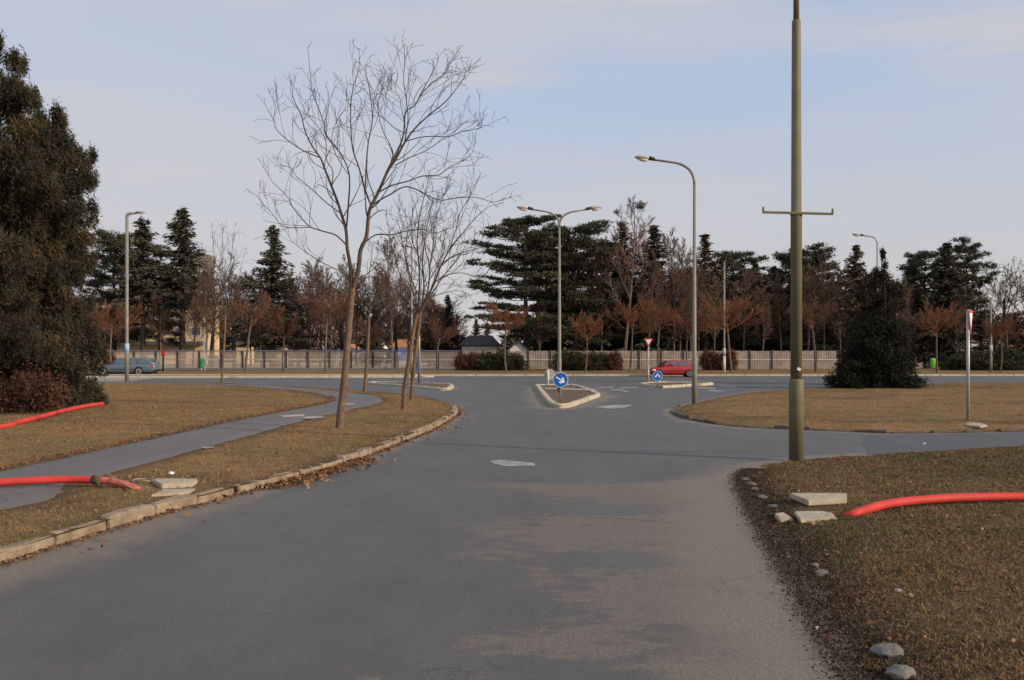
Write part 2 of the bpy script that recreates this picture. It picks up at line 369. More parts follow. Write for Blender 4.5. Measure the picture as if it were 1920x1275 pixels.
_e = resample(right_near[:46], .22); right_near = [p + Vector((random.gauss(0, .07) + .12 * mnoise.noise((p.x * 1.5, p.y * 1.5, 0)), random.gauss(0, .05), 0)) for p in _e] + right_near[46:]
isl_c = [Vector((*G(*p)[:2], 0)) for p in ((1003, 725), (1012, 738), (1024, 755), (1034, 763), (1050, 766), (1070, 764), (1090, 757), (1127, 743), (1110, 735), (1092, 728.5), (1076, 724.5))]
isl_l = [Vector((*G(*p)[:2], 0)) for p in ((688, 721.2), (740, 725), (800, 730), (832, 733), (846, 731), (852, 726.5), (846, 723.5), (800, 721), (740, 719.5), (700, 719))]
isl_r = [Vector((*G(*p)[:2], 0)) for p in ((1198, 722), (1212, 726), (1240, 728), (1300, 724.5), (1345, 721.5), (1300, 719.5), (1240, 719.2))]
ALL = [left_lawn, right_near, right_far, isl_c, isl_l, isl_r, verge, strip]

# base terrain reaching the horizon, then the asphalt sheet, then raised lawns with kerbs
xs = np.concatenate([[-1500, -700, -300], np.linspace(-150, 150, 61), [300, 700, 1500]]); ys = np.concatenate([[-200, -60], np.linspace(-10, 260, 55), [400, 800, 2000]])
X, Yy = np.meshgrid(xs, ys); nx = len(xs)
def grid(name, X, Yy, Z, mt, attrs=()):
    ny, nx = X.shape; i = np.arange(ny - 1)[:, None] * nx + np.arange(nx - 1)[None]
    f = np.stack([i, i + 1, i + nx + 1, i + nx], -1).reshape(-1)
    me = np_mesh(name, np.stack([X, Yy, Z], -1).reshape(-1, 3), f, 4, True)
    for an, av in attrs:
        a = me.attributes.new(an, 'FLOAT', 'POINT'); a.data.foreach_set('value', np.asarray(av, np.float32).ravel())
    return link(name, me, mt)
tag(grid('ground', X, Yy, np.full_like(X, -.08), M_field), kind='structure')
def band(a, b, s): return np.arange(a, b, s)
ys = np.concatenate([band(2.0, 18, .09), band(18, 30, .2), band(30, 60, .6), band(60, 86, 1.5)]); xs = np.concatenate([band(-110, -20, 6), band(-20, -6.5, .8), band(-6.5, 6.5, .09), band(6.5, 20, .5), band(20, 122, 6)])
X, Yy = np.meshgrid(xs, ys); xf, yf = X.ravel(), Yy.ravel()
dk = np.full(len(xf), 1e9)
for pl in ALL: dk = np.minimum(dk, dist(pl, xf, yf))
wob = vnoise(xf, yf, .55, 3); wob2 = vnoise(xf, yf, 1.7, 9)
dust = np.clip(1 - dk / (np.interp(yf, [5, 14, 24], [1.5, .9, .55]) * (1 + .5 * wob)), 0, 1) * .95
dr = dist(right_near, xf, yf); dust = np.maximum(dust, np.clip(1.1 - dr / (1.5 + .6 * wob), 0, 1) * np.clip((19 - yf) / 3, 0, 1))
dc = dist(isl_c, xf, yf); dust = np.maximum(dust, .85 * np.clip(1.15 - dc / (1.0 + .5 * wob), 0, 1))
dust = np.maximum(dust, .8 * np.clip(1.0 - dist(right_far, xf, yf) / (1.1 + .5 * wob), 0, 1) * np.clip((34 - yf) / 4, 0, 1) * np.clip(1.1 - np.abs(xf - 6) / 3.5, 0, 1))
edge = np.interp(yf, [5, 6.34, 6.9, 7.36, 7.6, 8.2, 9.4, 9.9, 10.6, 12.1, 12.8, 13.2, 14.5, 15.6, 15.9], [-1.6, -.9, -.55, -.2, .3, .36, .2, -.3, -.4, -.35, .2, .9, .5, -.8, -.8])
old = np.clip(.5 + (xf - edge) * .62 + .28 * wob2, 0, 1.0) * np.clip((15.85 - yf + .05 * wob2) / .12, 0, 1)
old *= np.where((yf > 12.7) & (yf < 13.6), np.clip((xf - 2.4) * 2 + .45, 0, 1), 1.0)
old = np.maximum(old * .80, .30 * np.clip(1 - np.abs(xf - 2.2 - yf * .1) / 3, 0, 1))
for cx, cy, rx, ry in ((.95, 10.0, .75, .45), (1.35, 7.3, .45, .3), (-.1, 6.6, .9, .22), (1.6, 6.9, .6, .12), (.6, 6.35, .5, .12)):
    old *= 1 - np.clip(1.1 * np.exp(-(((xf - cx) / rx) ** 2 + ((yf - cy) / ry) ** 2) + .8 * wob2), 0, 1)
old = np.clip(old, 0, 1)
st = np.zeros_like(xf)
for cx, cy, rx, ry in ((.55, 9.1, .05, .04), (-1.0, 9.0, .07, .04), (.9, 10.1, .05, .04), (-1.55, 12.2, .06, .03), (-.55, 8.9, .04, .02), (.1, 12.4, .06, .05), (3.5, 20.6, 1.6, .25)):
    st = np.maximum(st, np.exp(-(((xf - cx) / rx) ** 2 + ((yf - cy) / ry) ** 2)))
road = grid('road', X, Yy, np.zeros_like(X), M_road, (('dust', dust), ('old', old), ('stain', st))); tag(road, kind='structure')

LAWN = {}
def lawn_z(name, x, y):                           # height of a lawn's surface
    poly, z0, rise, drop, amp, seed = LAWN[name]; d = dist(poly, x, y)
    t = np.clip(d / max(rise, .01), 0, 1); t = t * t * (3 - 2 * t)
    z = z0 - drop + drop * t + amp * t * (vnoise(x, y, .35, seed) + .6 * vnoise(x, y, 1.3, seed + 4))
    if name == 'lawn':
        dp = dist([(q.x, q.y) for q in path_line], x, y, False); q = np.clip((dp - PATH_W) / .6, 0, 1)
        z = z0 + (z - z0) * q - .03 * np.clip(1 - (dp - PATH_W + .25) / .3, 0, 1)
    return z
def lawn(name, poly, z0, rise, mt, step_near, seed, bare_edge=.35, edge_drop=0.0, amp=.03):
    LAWN[name] = ([(p[0], p[1]) for p in poly], z0, rise, edge_drop, amp, seed)
    n = len(poly); px = np.array([p[0] for p in poly]); py = np.array([p[1] for p in poly])
    pts = []
    y = max(py.min(), 2.6)
    while y < py.max():
        s = max(step_near, y * .014); x = px.min() + random.random() * s
        while x < px.max():
            if abs(x) < y * .62 + 3: pts.append((x + random.uniform(-.3, .3) * s, y + random.uniform(-.3, .3) * s)); x += s
            else: x += s * 6
        y += s * .9
    pts = np.array(pts); k = inside(poly, pts[:, 0], pts[:, 1]); pts = pts[k]
    d = dist(poly, pts[:, 0], pts[:, 1]); pts = pts[d > step_near * .4]
    co = [Vector((p[0], p[1])) for p in poly] + [Vector(p) for p in pts]
    v, e, f, *_ = delaunay_2d_cdt(co, [], [list(range(n))], 1, 1e-4)
    vx = np.array([q[0] for q in v]); vy = np.array([q[1] for q in v]); d = dist(poly, vx, vy)
    z = lawn_z(name, vx, vy)
    dp = None
    bare = np.clip(1 - d / (bare_edge * (1 + .8 * vnoise(vx, vy, .9, seed + 8))), 0, 1) * .85
    if name == 'lawn':
        dp = dist([(q.x, q.y) for q in path_line], vx, vy, False)
        bare = np.maximum(bare, np.clip((vnoise(vx, vy, .5, 54) + .6 * vnoise(vx, vy, 1.6, 55) - .28) * 2.2, 0, .6) * np.clip((19 - vy) / 4, .25, 1))
        bare = np.maximum(bare, np.clip(1 - (dp - PATH_W) / .45, 0, 1) * .7)
    if name == 'lawn_across': bare = np.maximum(bare, np.clip((vnoise(vx * .4, vy, .35, 64) + .5 * vnoise(vx * .5, vy, 1.1, 65) - .15) * 1.8, 0, .5))
    if name == 'lawn_near': bare = np.maximum(bare, np.clip((vnoise(vx, vy, .8, 44) + .5 * vnoise(vx, vy, 2.3, 45) - .22) * 3, 0, .75))
    me = bpy.data.meshes.new(name); me.from_pydata(list(zip(vx, vy, z)), [], f); me.update()
    for p in me.polygons: p.use_smooth = True
    a = me.attributes.new('bare', 'FLOAT', 'POINT'); a.data.foreach_set('value', bare.astype(np.float32))
    return tag(link(name, me, mt), kind='structure')
LZ, RZ, FZ = .115, .075, .11
lawn('lawn', left_lawn, LZ, .8, M_lawn, .3, 2, .5, 0, .035)
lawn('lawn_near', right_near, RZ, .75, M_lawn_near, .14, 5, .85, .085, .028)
lawn('lawn_across', right_far, FZ, 1.2, M_lawn, .35, 8, .45, .10, .05)
lawn('far_verge', verge, .10, .5, M_lawn, 1.2, 12, .5, 0, .02)
lawn('verge_strip', strip, .10, .5, M_lawn, 1.0, 13, .6, 0, .02)
for nm, pl in (('island_soil', isl_c), ('island_soil_left', isl_l), ('island_soil_right', isl_r)):
    lawn(nm, pl, .09, .3, M_soil, .5, 21, .01, 0, .06)
# footpath sheet
ctr = resample(path_line, .5); L_, R_ = [], []
pv, pa, pd = [], [], []
for i, p in enumerate(ctr):
    t = (ctr[min(i + 1, len(ctr) - 1)] - ctr[max(i - 1, 0)]).normalized(); nn = Vector((-t.y, t.x, 0))
    for k in range(7):
        u = (k / 6 - .5) * 2; wv = PATH_W * (1 + .06 * mnoise.noise((i * .3, u * 3, 1)))
        pv.append((*(p + nn * u * wv)[:2], LZ + .012 + (.006 if 0 < k < 6 else -.03))); pd.append(.5 * abs(u) ** 4); pa.append(.4 * random.random())
pf = [(i * 7 + k, i * 7 + k + 1, (i + 1) * 7 + k + 1, (i + 1) * 7 + k) for i in range(len(ctr) - 1) for k in range(6)]
me = bpy.data.meshes.new('footpath'); me.from_pydata(pv, [], pf); me.update()
for an, av in (('dust', pd), ('old', pa), ('stain', [0] * len(pv))):
    a = me.attributes.new(an, 'FLOAT', 'POINT'); a.data.foreach_set('value', np.array(av, np.float32))
tag(link('footpath', me, M_path), kind='structure')

def kerb(name, line, mt, width=.2, h=.13, step=1.0, inward=1, jit=.012, closed=False, gap=.012, zb=-.05, fine_=False):
    b = MB(); pts = resample(line, step, closed)
    if closed: pts = pts + [pts[0]]
    for p, q in zip(pts[:-1], pts[1:]):
        t = q - p; ln = t.length
        if ln < .15: continue
        t.normalize(); nn = Vector((-t.y, t.x, 0)) * inward
        c = (p + q) / 2 + nn * (width / 2 + random.uniform(-jit, jit)); hh = h + random.uniform(-jit, jit)
        g = gap * random.uniform(.5, 2.5); v0 = len(b.b.verts)
        b.box((c.x, c.y, (hh + zb) / 2), (ln - g, width, hh - zb), math.atan2(t.y, t.x) + random.uniform(-jit, jit) * 1.6, min(.05, width * .2), ry=random.uniform(-jit, jit) * .9)
        b.b.verts.ensure_lookup_table(); vs = set(b.b.verts[v0:])
        if fine_: bmesh.ops.subdivide_edges(b.b, edges=list({e for v in vs for e in v.link_edges}), cuts=2, use_grid_fill=True); b.b.verts.ensure_lookup_table()
        for v in b.b.verts[v0:]: v.co += mnoise.noise_vector(v.co * 3.1) * jit * 1.0 + (mnoise.noise_vector(v.co * 11) * jit * .55 if fine_ else Vector())
    return tag(b.build(name, mt), kind='structure')
kerb('kerb', smooth_line(kerb_line, 4), M_stone, .18, .132, .98, 1, .026, gap=.026, fine_=True)
kerb('kerb_corner', smooth_line(kerb_far[:6], 2), M_kerbfar, .16, .10, 1.0, 1, .008)
for nm, pl in (('island_kerb', isl_c), ('island_kerb_left', isl_l), ('island_kerb_right', isl_r)):
    kerb(nm, pl, M_kerbfar, .24, .15, .9, 1, .01, True)
kerb('kerb_verge', [(-33, 81.4), (120, 81.4)], M_kerbfar, .25, .14, 2.0, 1, .004)
kerb('kerb_strip', [(-110, 75.1), (-26.5, 75.4), (-7.0, 76.9), (-6.1, 78)], M_kerbfar, .25, .15, 1.6, 1, .004)
kerb('kerb_across', smooth_line([G(*p)[:2] for p in ((1275, 763), (1258, 772), (1270, 781), (1300, 789), (1350, 797), (1420, 803), (1500, 806), (1600, 810), (1700, 813), (1920, 809))], 3), mat('kerb_dark', (.115, .09, .068), .95, .35, 4, .5, 20), .16, .07, 1.0, 1, .04, gap=.08)
# paver row across the central island
b = MB(); p, q = G(1022, 733), G(1112, 735.5)
for i in range(20):
    c = p.lerp(q, (i + .5) / 20); b.box((c.x, c.y, .10), ((q - p).length / 20 - .03, 1.0, .10), 0, .02)
tag(b.build('island_crossing', M_kerbfar), kind='structure')
# concrete drive by the blue car
tag(MB().poly([(*G(x, y)[:2], .004) for x, y in ((60, 717), (225, 717.3), (300, 707.5), (60, 707))]).build('concrete_drive', mat('pale_concrete_drive', (.26, .25, .25), .9, .1, .4)), kind='structure')
# worn paint and seams on the road
b = MB(); z = .005
for pl in (((919, 864), (940, 862), (1000, 868), (1004, 873), (950, 874), (925, 869)), ((1115, 763), (1140, 759.5), (1187, 759), (1170, 765), (1140, 766)), ((1090, 729.5), (1105, 728.6), (1122, 731.5), (1108, 732)),
           ((1118, 726.4), (1148, 725.2), (1152, 726.6), (1120, 727.8)), ((1162, 726.3), (1193, 725.8), (1193, 727.4), (1163, 727.8)), ((1142, 730.2), (1166, 729.7), (1170, 731.6), (1150, 732)), ((1166, 731), (1178, 733.8), (1174, 735), (1163, 732)),
           ((1308, 725.5), (1345, 727), (1340, 728.8), (1310, 727.5)), ((1330, 731.2), (1360, 732.6), (1350, 734.2), (1325, 732.8)), ((1192, 721.5), (1200, 720.8), (1203, 722.3), (1194, 722.8)), ((1350, 723.2), (1385, 725), (1380, 726.2), (1348, 724.6))):
    b.poly([(*G(x, y, z)[:2], z) for x, y in pl])
tag(b.build('road_marking', mat('worn_road_paint', (.46, .45, .43), .85, .35, 3.5, col2=(.17, .17, .17))), kind='structure')
tag(MB().poly([(*G(x, y, .004)[:2], .004) for x, y in ((1622, 818), (1618, 832), (1627, 845), (1625, 852.5))] + [(45, 25.2, .004), (45, 28.8, .004), (*G(1920, 810.5)[:2], .004), (*G(1700, 815)[:2], .004)]).build('side_road', asphalt('newer_asphalt', (.088, .090, .091), (.2, .17, .13), (.10, .10, .10))), kind='structure')
b = MB()
for pl in (((560, 783), (585, 780), (612, 781.5), (600, 784), (575, 785)), ((643, 757), (660, 755.5), (668, 757.5), (652, 759)), ((378, 838.5), (398, 837.5), (402, 839.5), (385, 841))): b.poly([(*G(x, y, LZ + .024)[:2], LZ + .024) for x, y in pl])
tag(b.build('path_marking', mat('pale_spill', (.52, .50, .47), .9, .4, 6, col2=(.2, .19, .18))), kind='structure')
b = MB(); z = .004
def seam(pts, wd):
    for p, q in zip(pts[:-1], pts[1:]):
        for k in range(6):
            a = G(*[p[i] + (q[i] - p[i]) * k / 6 for i in (0, 1)], z); c = G(*[p[i] + (q[i] - p[i]) * (k + .9) / 6 for i in (0, 1)], z)
            w1 = wd * random.uniform(.4, 1.4); b.poly([(a.x, a.y - w1, z), (c.x, c.y - w1 * random.uniform(.5, 1), z), (c.x, c.y + w1 * random.uniform(.5, 1), z), (a.x, a.y + w1, z)])
seam([(840, 955), (920, 961), (1050, 966), (1160, 971), (1260, 979)], .02)
seam([(912, 922), (935, 912), (952, 903)], .03); seam([(955, 899), (990, 900)], .02); seam([(850, 912), (905, 918)], .03)
tag(b.build('road_seam', mat('seam_dust', (.24, .20, .16), .95, .3, 8)), kind='structure')

# ------------------------------------------------------------------ grass, leaves, litter
def scatter(poly, n, y0, y1, x0, x1, power=1.6, dmax=None, dmin=0, keep_path=False):
    yy = y0 + (y1 - y0) * rng.random(n) ** power; xx = x0 + (x1 - x0) * rng.random(n)
    k = inside(poly, xx, yy) & (np.abs(xx) < yy * .56 + 1.0); xx, yy = xx[k], yy[k]
    d = dist(poly, xx, yy)
    k = d > dmin
    if dmax is not None: k &= d < dmax * (.4 + .6 * rng.random(len(d)))
    if keep_path: k &= dist([(q.x, q.y) for q in path_line], xx, yy, False) > PATH_W + .08 + .55 * rng.random(len(xx)) ** 1.5
    return xx[k], yy[k], d[k]
def grass(name, poly, z0, n, y0, y1, x0, x1, hgt, wd, keep_path, seed, rise=0, drop=0, power=1.6, mt=None):
    xx, yy, d = scatter(poly, n, y0, y1, x0, x1, power, None, .06, keep_path)
    pn = vnoise(xx, yy, .45, seed) + .6 * vnoise(xx, yy, 1.7, seed + 2); k = rng.random(len(xx)) < np.clip(.75 + .9 * pn, .25, 1); xx, yy, d, pn = xx[k], yy[k], d[k], pn[k]
    z = lawn_z('lawn' if keep_path else 'lawn_near' if seed == 5 else 'lawn_across', xx, yy)
    sc = 1 + yy * .007; h = hgt * (.5 + rng.random(len(xx))) * sc
    dr_ = np.stack([rng.normal(0, .75, len(xx)), rng.normal(0, .75, len(xx)), .35 + rng.random(len(xx))], 1)
    cen = np.stack([xx, yy, z + h * .22], 1)
    green = vnoise(xx, yy, .28, seed + 6)
    fine_ = vnoise(xx, yy, 2.6, seed + 15); tn = np.clip(rng.random(len(xx)) * .36 + np.clip((1.2 * green + .5 * vnoise(xx, yy, .75, seed + 21) + .6 * fine_ - .08) * 2.6, 0, .55) + np.where(rng.random(len(xx)) > .955, .6, 0), 0, 1)
    me = leaves(name, cen, dr_, h, wd * sc * (.6 + .8 * rng.random(len(xx))), tn)
    return tag(link(name, me, mt or M_grass), 'short dry winter grass covering ' + ('the lawn beside the footpath' if keep_path else 'the nearer corner lawn' if seed == 5 else 'the lawn across the side road'), 'grass', kind='stuff')
grass('grass_by_path', left_lawn, LZ, 460000, 9.5, 62, -34, 0, .042, .009, True, 2, power=1.5)
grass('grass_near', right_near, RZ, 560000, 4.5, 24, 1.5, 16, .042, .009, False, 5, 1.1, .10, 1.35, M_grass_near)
grass('grass_across', right_far, FZ, 130000, 25, 62, 5, 40, .038, .012, False, 8, 1.2, .10)
def litter(name, parts, mt, label):
    P, Dn, Ln, Wd = [], [], [], []
    for xx, yy, zz, s in parts:
        n = len(xx); P.append(np.stack([xx, yy, zz + rng.random(n) * .02 + .008], 1)); dd = rng.normal(size=(n, 3)); dd[:, 2] *= .35; Dn.append(dd)
        l = s * (.5 + rng.random(n)); Ln.append(l); Wd.append(l * (.35 + .4 * rng.random(n)))
    P, Dn, Ln, Wd = map(np.concatenate, (P, Dn, Ln, Wd))
    return tag(link(name, leaves(name, P, Dn, Ln, Wd, rng.random(len(P))), mt), label, 'leaves', kind='stuff')
kl = resample(smooth_line(kerb_line, 4), .12)
def along(line, n, off, spread, dens=lambda y: 1.0):
    xx, yy = [], []
    while len(xx) < n:
        i = random.randrange(1, len(line) - 1); p = line[i]; t = (line[i + 1] - line[i - 1]).normalized(); nn = Vector((t.y, -t.x, 0))
        if random.random() > dens(p.y): continue
        o = off + abs(random.gauss(0, spread)); q = p + nn * o + t * random.uniform(-.1, .1); xx.append(q.x); yy.append(q.y)
    return np.array(xx), np.array(yy)
g1 = along(kl, 9000, .01, .07, lambda y: 1 if 14.5 < y < 22 else .55)
_pl = resample(path_line, .12); p1 = along(_pl, 5200, -PATH_W - .05, .0); p1 = (p1[0] + rng.normal(0, .10, len(p1[0])), p1[1] + rng.normal(0, .12, len(p1[0]))); g2 = along(kl, 1500, .03, .26, lambda y: 1.0 if 15 < y < 19 else .03)
a1 = scatter(left_lawn, 5200, 8, 45, -24, -1, 1.5, keep_path=True); a2 = scatter(right_near, 7000, 4.5, 20, 1.6, 12, 1.3)
litter('fallen_leaves', [(*g1, np.zeros(len(g1[0])), .030), (p1[0], p1[1], np.full(len(p1[0]), LZ + .015), .05), (*g2, np.zeros(len(g2[0])) + .02, .075), (a1[0][:900], a1[1][:900], lawn_z('lawn', a1[0][:900], a1[1][:900]) + .012, .06), (a2[0][:1300], a2[1][:1300], lawn_z('lawn_near', a2[0][:1300], a2[1][:1300]) + .012, .05)], M_leaf, 'rust-brown fallen leaves in the gutter and scattered over the lawns')
rl = resample(smooth_line([(1.75, 2.5)] + [G(*p)[:2] for p in ((1600, 1275), (1535, 1170), (1478, 1070), (1440, 1010), (1412, 960), (1392, 915), (1388, 893), (1405, 880))], 4), .12)
e1 = along(rl, 30000, -.02, .0); dd = np.abs(rng.normal(0, .30, len(e1[0]))) - np.abs(rng.normal(0, .09, len(e1[0]))); e1x = e1[0] + dd; e1y = e1[1]
ez = np.where(inside(right_near, e1x, e1y), np.maximum(lawn_z('lawn_near', e1x, e1y), 0), 0)
litter('leaf_litter', [(e1x, e1y, ez + .003, .024)], M_litter, 'dark rotting leaf litter and twigs along the broken road edge')

# ------------------------------------------------------------------ pipes, slabs, rubble
def pipe(name, label, pts, rad, m=M_hose, n=14, parent=None):
    P = [Vector(p) for p in pts]; out = []
    for i in range(len(P) - 1):
        p0, p1, p2, p3 = P[max(i - 1, 0)], P[i], P[i + 1], P[min(i + 2, len(P) - 1)]
        for j in range(6):
            t = j / 6; out.append(.5 * ((2 * p1) + (p2 - p0) * t + (2 * p0 - 5 * p1 + 4 * p2 - p3) * t * t + (3 * p1 - p0 - 3 * p2 + p3) * t ** 3))
    out.append(P[-1]); o = MB().tube(out, rad, n).build(name, m, parent)
    return tag(o, label, 'pipe') if label else o
def GP(x, y, z): v = G(x, y, z); return (v.x, v.y, z)
r_ = .056
root = empty('plastic_pipe', GP(100, 905, LZ), 'bright red plastic pipe lying across the footpath, taped at its end', 'pipe')
def rel(pts, o): return [tuple(Vector(p) - o.location) for p in pts]
pipe('tube', None, rel([GP(-330, 925, LZ + .07), GP(-120, 911, LZ + .08), GP(0, 904, LZ + .095), GP(60, 901, LZ + .10), GP(130, 899, LZ + .10), GP(180, 900, LZ + .10)], root), r_, M_hose, parent=root)
pipe('tube_end', None, rel([GP(181, 900, LZ + .10), GP(205, 902.5, LZ + .085), GP(235, 909, LZ + .05), GP(258, 918, LZ - .01), GP(270, 925, LZ - .08)], root), [.052] * 20 + [.045] * 5, M_hose_dirty, parent=root)
MB().tube(rel([GP(176, 899.7, LZ + .10), GP(181, 900, LZ + .10), GP(189, 901, LZ + .098)], root), [.070, .071, .066], 14).build('tape_collar', mat('brown_tape', (.10, .065, .04), .8, .3, 10), root)
MB().tube(rel([GP(193, 880, LZ + .2), GP(205, 890, LZ + .17), GP(228, 904, LZ + .12), GP(250, 916, LZ + .05)], root), .008, 6).build('loose_wire', M_wire, root)
b = MB(); pts = []
for k in range(25):
    a = math.pi * k / 12; v = A(268 + 19 * math.cos(a), 911 + 11 * math.sin(a), 15.05 + .2 * math.sin(a)); pts.append((v.x, v.y, max(v.z, LZ + .02)))
tag(b.tube(pts, .008, 6).build('wire_coil', M_wire), 'thin pale wire loop beside the end of the red pipe', 'wire')
pipe('plastic_pipe', 'red plastic pipe lying in the grass under the tall dark conifers', [GP(-160, 815, LZ + .05), GP(-40, 806, LZ + .06), GP(20, 797, LZ + .06), GP(28, 793, LZ + .07), GP(70, 783, LZ + .08), GP(120, 770, LZ + .10), GP(160, 761.5, LZ + .10), GP(193, 757, LZ + .06)], .07)
pipe('plastic_pipe', 'long arched red plastic pipe emerging from the grass beside concrete slabs', [GP(1568, 975, -.06), GP(1590, 968, RZ + .0), GP(1620, 957, RZ + .06), GP(1660, 946, RZ + .09), GP(1720, 938, RZ + .10), GP(1800, 933, RZ + .10), GP(1920, 931, RZ + .09), GP(2100, 931, RZ + .07)], .056)
def slab(label, outline, z, th, tilt=0.0, mt=M_slab, name='concrete_slab', cat='slab'):
    P = [G(x, y, z + th) for x, y in outline]; c = sum(P, Vector()) / len(P)
    b = MB(); b.prism([(p.x - c.x, p.y - c.y) for p in P], th)
    bmesh.ops.recalc_face_normals(b.b, faces=b.b.faces[:])
    bmesh.ops.bevel(b.b, geom=b.b.edges[:], offset=.012, segments=2, affect='EDGES')
    bmesh.ops.triangulate(b.b, faces=[f for f in b.b.faces if len(f.verts) > 4])
    o = b.build(name, mt); o.location = (c.x, c.y, z); o.rotation_euler = (0, tilt, .0); return tag(o, label, cat)
slab('pale notched concrete slab lying tilted on the grass above the red pipe', [(1480, 924), (1588, 924), (1588, 934), (1515, 938)], RZ + .02, .075)
slab('flat pale concrete slab in the grass touching the end of the red pipe', [(1489, 958), (1540, 957.5), (1561, 961), (1570, 971), (1500, 974)], RZ - .02, .05)
slab('thick broken concrete slab on the grass behind the kerb', [(287, 899), (296, 896.5), (371, 897.5), (360, 905), (303, 908)], LZ - .01, .075)
slab('low concrete slab sunk in grass right behind the kerb stones', [(282, 928), (305, 917), (367, 915.5), (352, 923)], LZ - .01, .04)
slab('thin pale flagstone edging the footpath bend near the leaning tree', [(522, 779), (570, 776.5), (572, 778.5), (530, 781)], LZ, .03)
slab('broken end piece of kerb stone at the dirt road edge', [(1452, 962), (1470, 960), (1488, 972), (1462, 973)], .0, .07)
def rock(label, px, py, z, s, flat=.6, mt=M_rubble, group=None, name='rubble_stone'):
    b = bmesh.new(); bmesh.ops.create_icosphere(b, subdivisions=3, radius=1)
    sd_ = random.random() * 50
    for v in b.verts:
        k = 1 + .35 * mnoise.noise(v.co * 1.3 + Vector((sd_, 0, 0))) + .12 * mnoise.noise(v.co * 4 + Vector((sd_, 3, 0)))
        v.co = Vector((v.co.x * s * k * 1.25, v.co.y * s * k, v.co.z * s * flat * k))
    me = bpy.data.meshes.new(name); b.to_mesh(me); b.free()
    for p in me.polygons: p.use_smooth = True
    o = link(name, me, mt); g = G(px, py, z); o.location = (g.x, g.y, z + s * flat * .12); o.rotation_euler = (0, 0, random.random() * 6); return tag(o, label, 'stone', group)
rock('rounded grey kerb lump half buried at the foot of the photo', 1664, 1222, .05, .10, .4)
rock('grey broken kerb lump at the bottom edge of the photo', 1690, 1262, .05, .085, .45)
for lb, x, y, s in (('small grey kerb stone remnant in leaf litter, upper of the broken row', 1522, 1046, .045), ('grey kerb stone remnant in leaf litter, middle of the broken row', 1528, 1060, .05), ('larger grey kerb stone remnant in leaf litter, lowest of the broken row', 1540, 1075, .075),
                    ('pale kerb fragment at the corner nearest the side road', 1397, 899, .07), ('pale kerb fragment just below the corner one', 1408, 908, .08), ('pale kerb fragment lower down the corner edge', 1415, 918, .075), ('grey kerb fragment in dirt above the end kerb stone', 1430, 933, .08), ('grey kerb lump touching the end kerb stone', 1450, 951, .085)):
    rock(lb, x, y, .03, s * .8, .5)
M_scrap = mat('white_scrap', (.75, .74, .72), .6, .1, 8)
for lb, x, y, z, s in (('crumpled white paper scrap on the near lawn', 1686, 1110, RZ, .032), ('small white scrap under the arched red pipe', 1692, 953, RZ, .028), ('white scrap on the grass by the slab behind the kerb', 321, 888, LZ, .045), ('tiny white scrap at the muddy road edge', 1532, 1178, .02, .018), ('white speck of litter on the side road', 1733, 832, .0, .03)):
    rock(lb, x, y, z, s, .7, M_scrap, name='paper_scrap')['category'] = 'litter'

# ------------------------------------------------------------------ lamp posts
def bez(p0, p1, p2, n=8): return [tuple(Vector(p0) * (1 - t) ** 2 + Vector(p1) * 2 * t * (1 - t) + Vector(p2) * t * t) for t in [i / n for i in range(n + 1)]]
def lamp_head(root, tip, sx, scale=1.0):          # cobra head: hood, lens, dark rear housing; sx = -1 points left
    d = Vector((sx, 0, .14)).normalized(); t = Vector(tip)
    def ring(u, w_, h_, zo): c = t + d * u + Vector((0, 0, zo)); return [c + Vector((0, w_ * math.cos(a), h_ * math.sin(a))) for a in [math.pi * 2 * k / 12 for k in range(12)]]
    s = scale
    MB().loft([ring(.26 * s, .13 * s, .075 * s, .06 * s), ring(.34 * s, .15 * s, .085 * s, .06 * s), ring(.6 * s, .15 * s, .08 * s, .05 * s), ring(.74 * s, .12 * s, .06 * s, .03 * s), ring(.8 * s, .05 * s, .03 * s, .02 * s)]).build('hood', M_lamp_hood, root)
    MB().loft([ring(-.02 * s, .05 * s, .04 * s, .03 * s), ring(.04 * s, .12 * s, .075 * s, .05 * s), ring(.255 * s, .13 * s, .078 * s, .06 * s)]).build('gear_housing', M_lamp_dark, root)
    MB().loft([ring(.3 * s, .10 * s, .05 * s, -.04 * s), ring(.5 * s, .12 * s, .07 * s, -.045 * s), ring(.7 * s, .07 * s, .04 * s, -.02 * s)]).build('lens', M_lampglass, root)
def arm_lamp(name, label, px, by, ty, sides, reach, mt, r0, r1, headscale=1.0, rise=.14, group='street lamps', base_z=None, white=None, band=None, vtop=.86):
    g = G(px, by) if by > 690 else None
    Y = g.y; zt = A(px, ty, Y).z; o = empty(name, (g.x, g.y, 0), label, 'street lamp', group)
    bend = reach * .55; z0 = zt - bend * .9 - reach * rise
    zs = z0 * .2
    MB().rev([(r0, -.05), (r0, zs), (r0 * .8, zs + .12), (r1, z0)], n=16).build('pole', mt, o)
    for sx in sides:
        p = bez((0, 0, z0), (0, 0, z0 + bend * .9), (sx * bend, 0, z0 + bend * .9 + bend * rise), 10) + [(sx * reach, 0, zt)]
        MB().tube(p, [r1] * 9 + [r1 * .85] * 2 + [r1 * .7], 10).build('arm', mt, o)
        lamp_head(o, (sx * reach, 0, zt - .02), sx, headscale)
    if white: MB().rev([(r0 * 1.06, 0.02), (r0 * 1.06, white)], n=16).build('painted_foot', M_whitepost, o)
    if band: MB().rev([(r0 * 1.08, band), (r0 * 1.08, band + .55)], n=16).build('notice', mat('pale_blue_notice', (.35, .52, .66), .6, .05, 5), o)
    return o
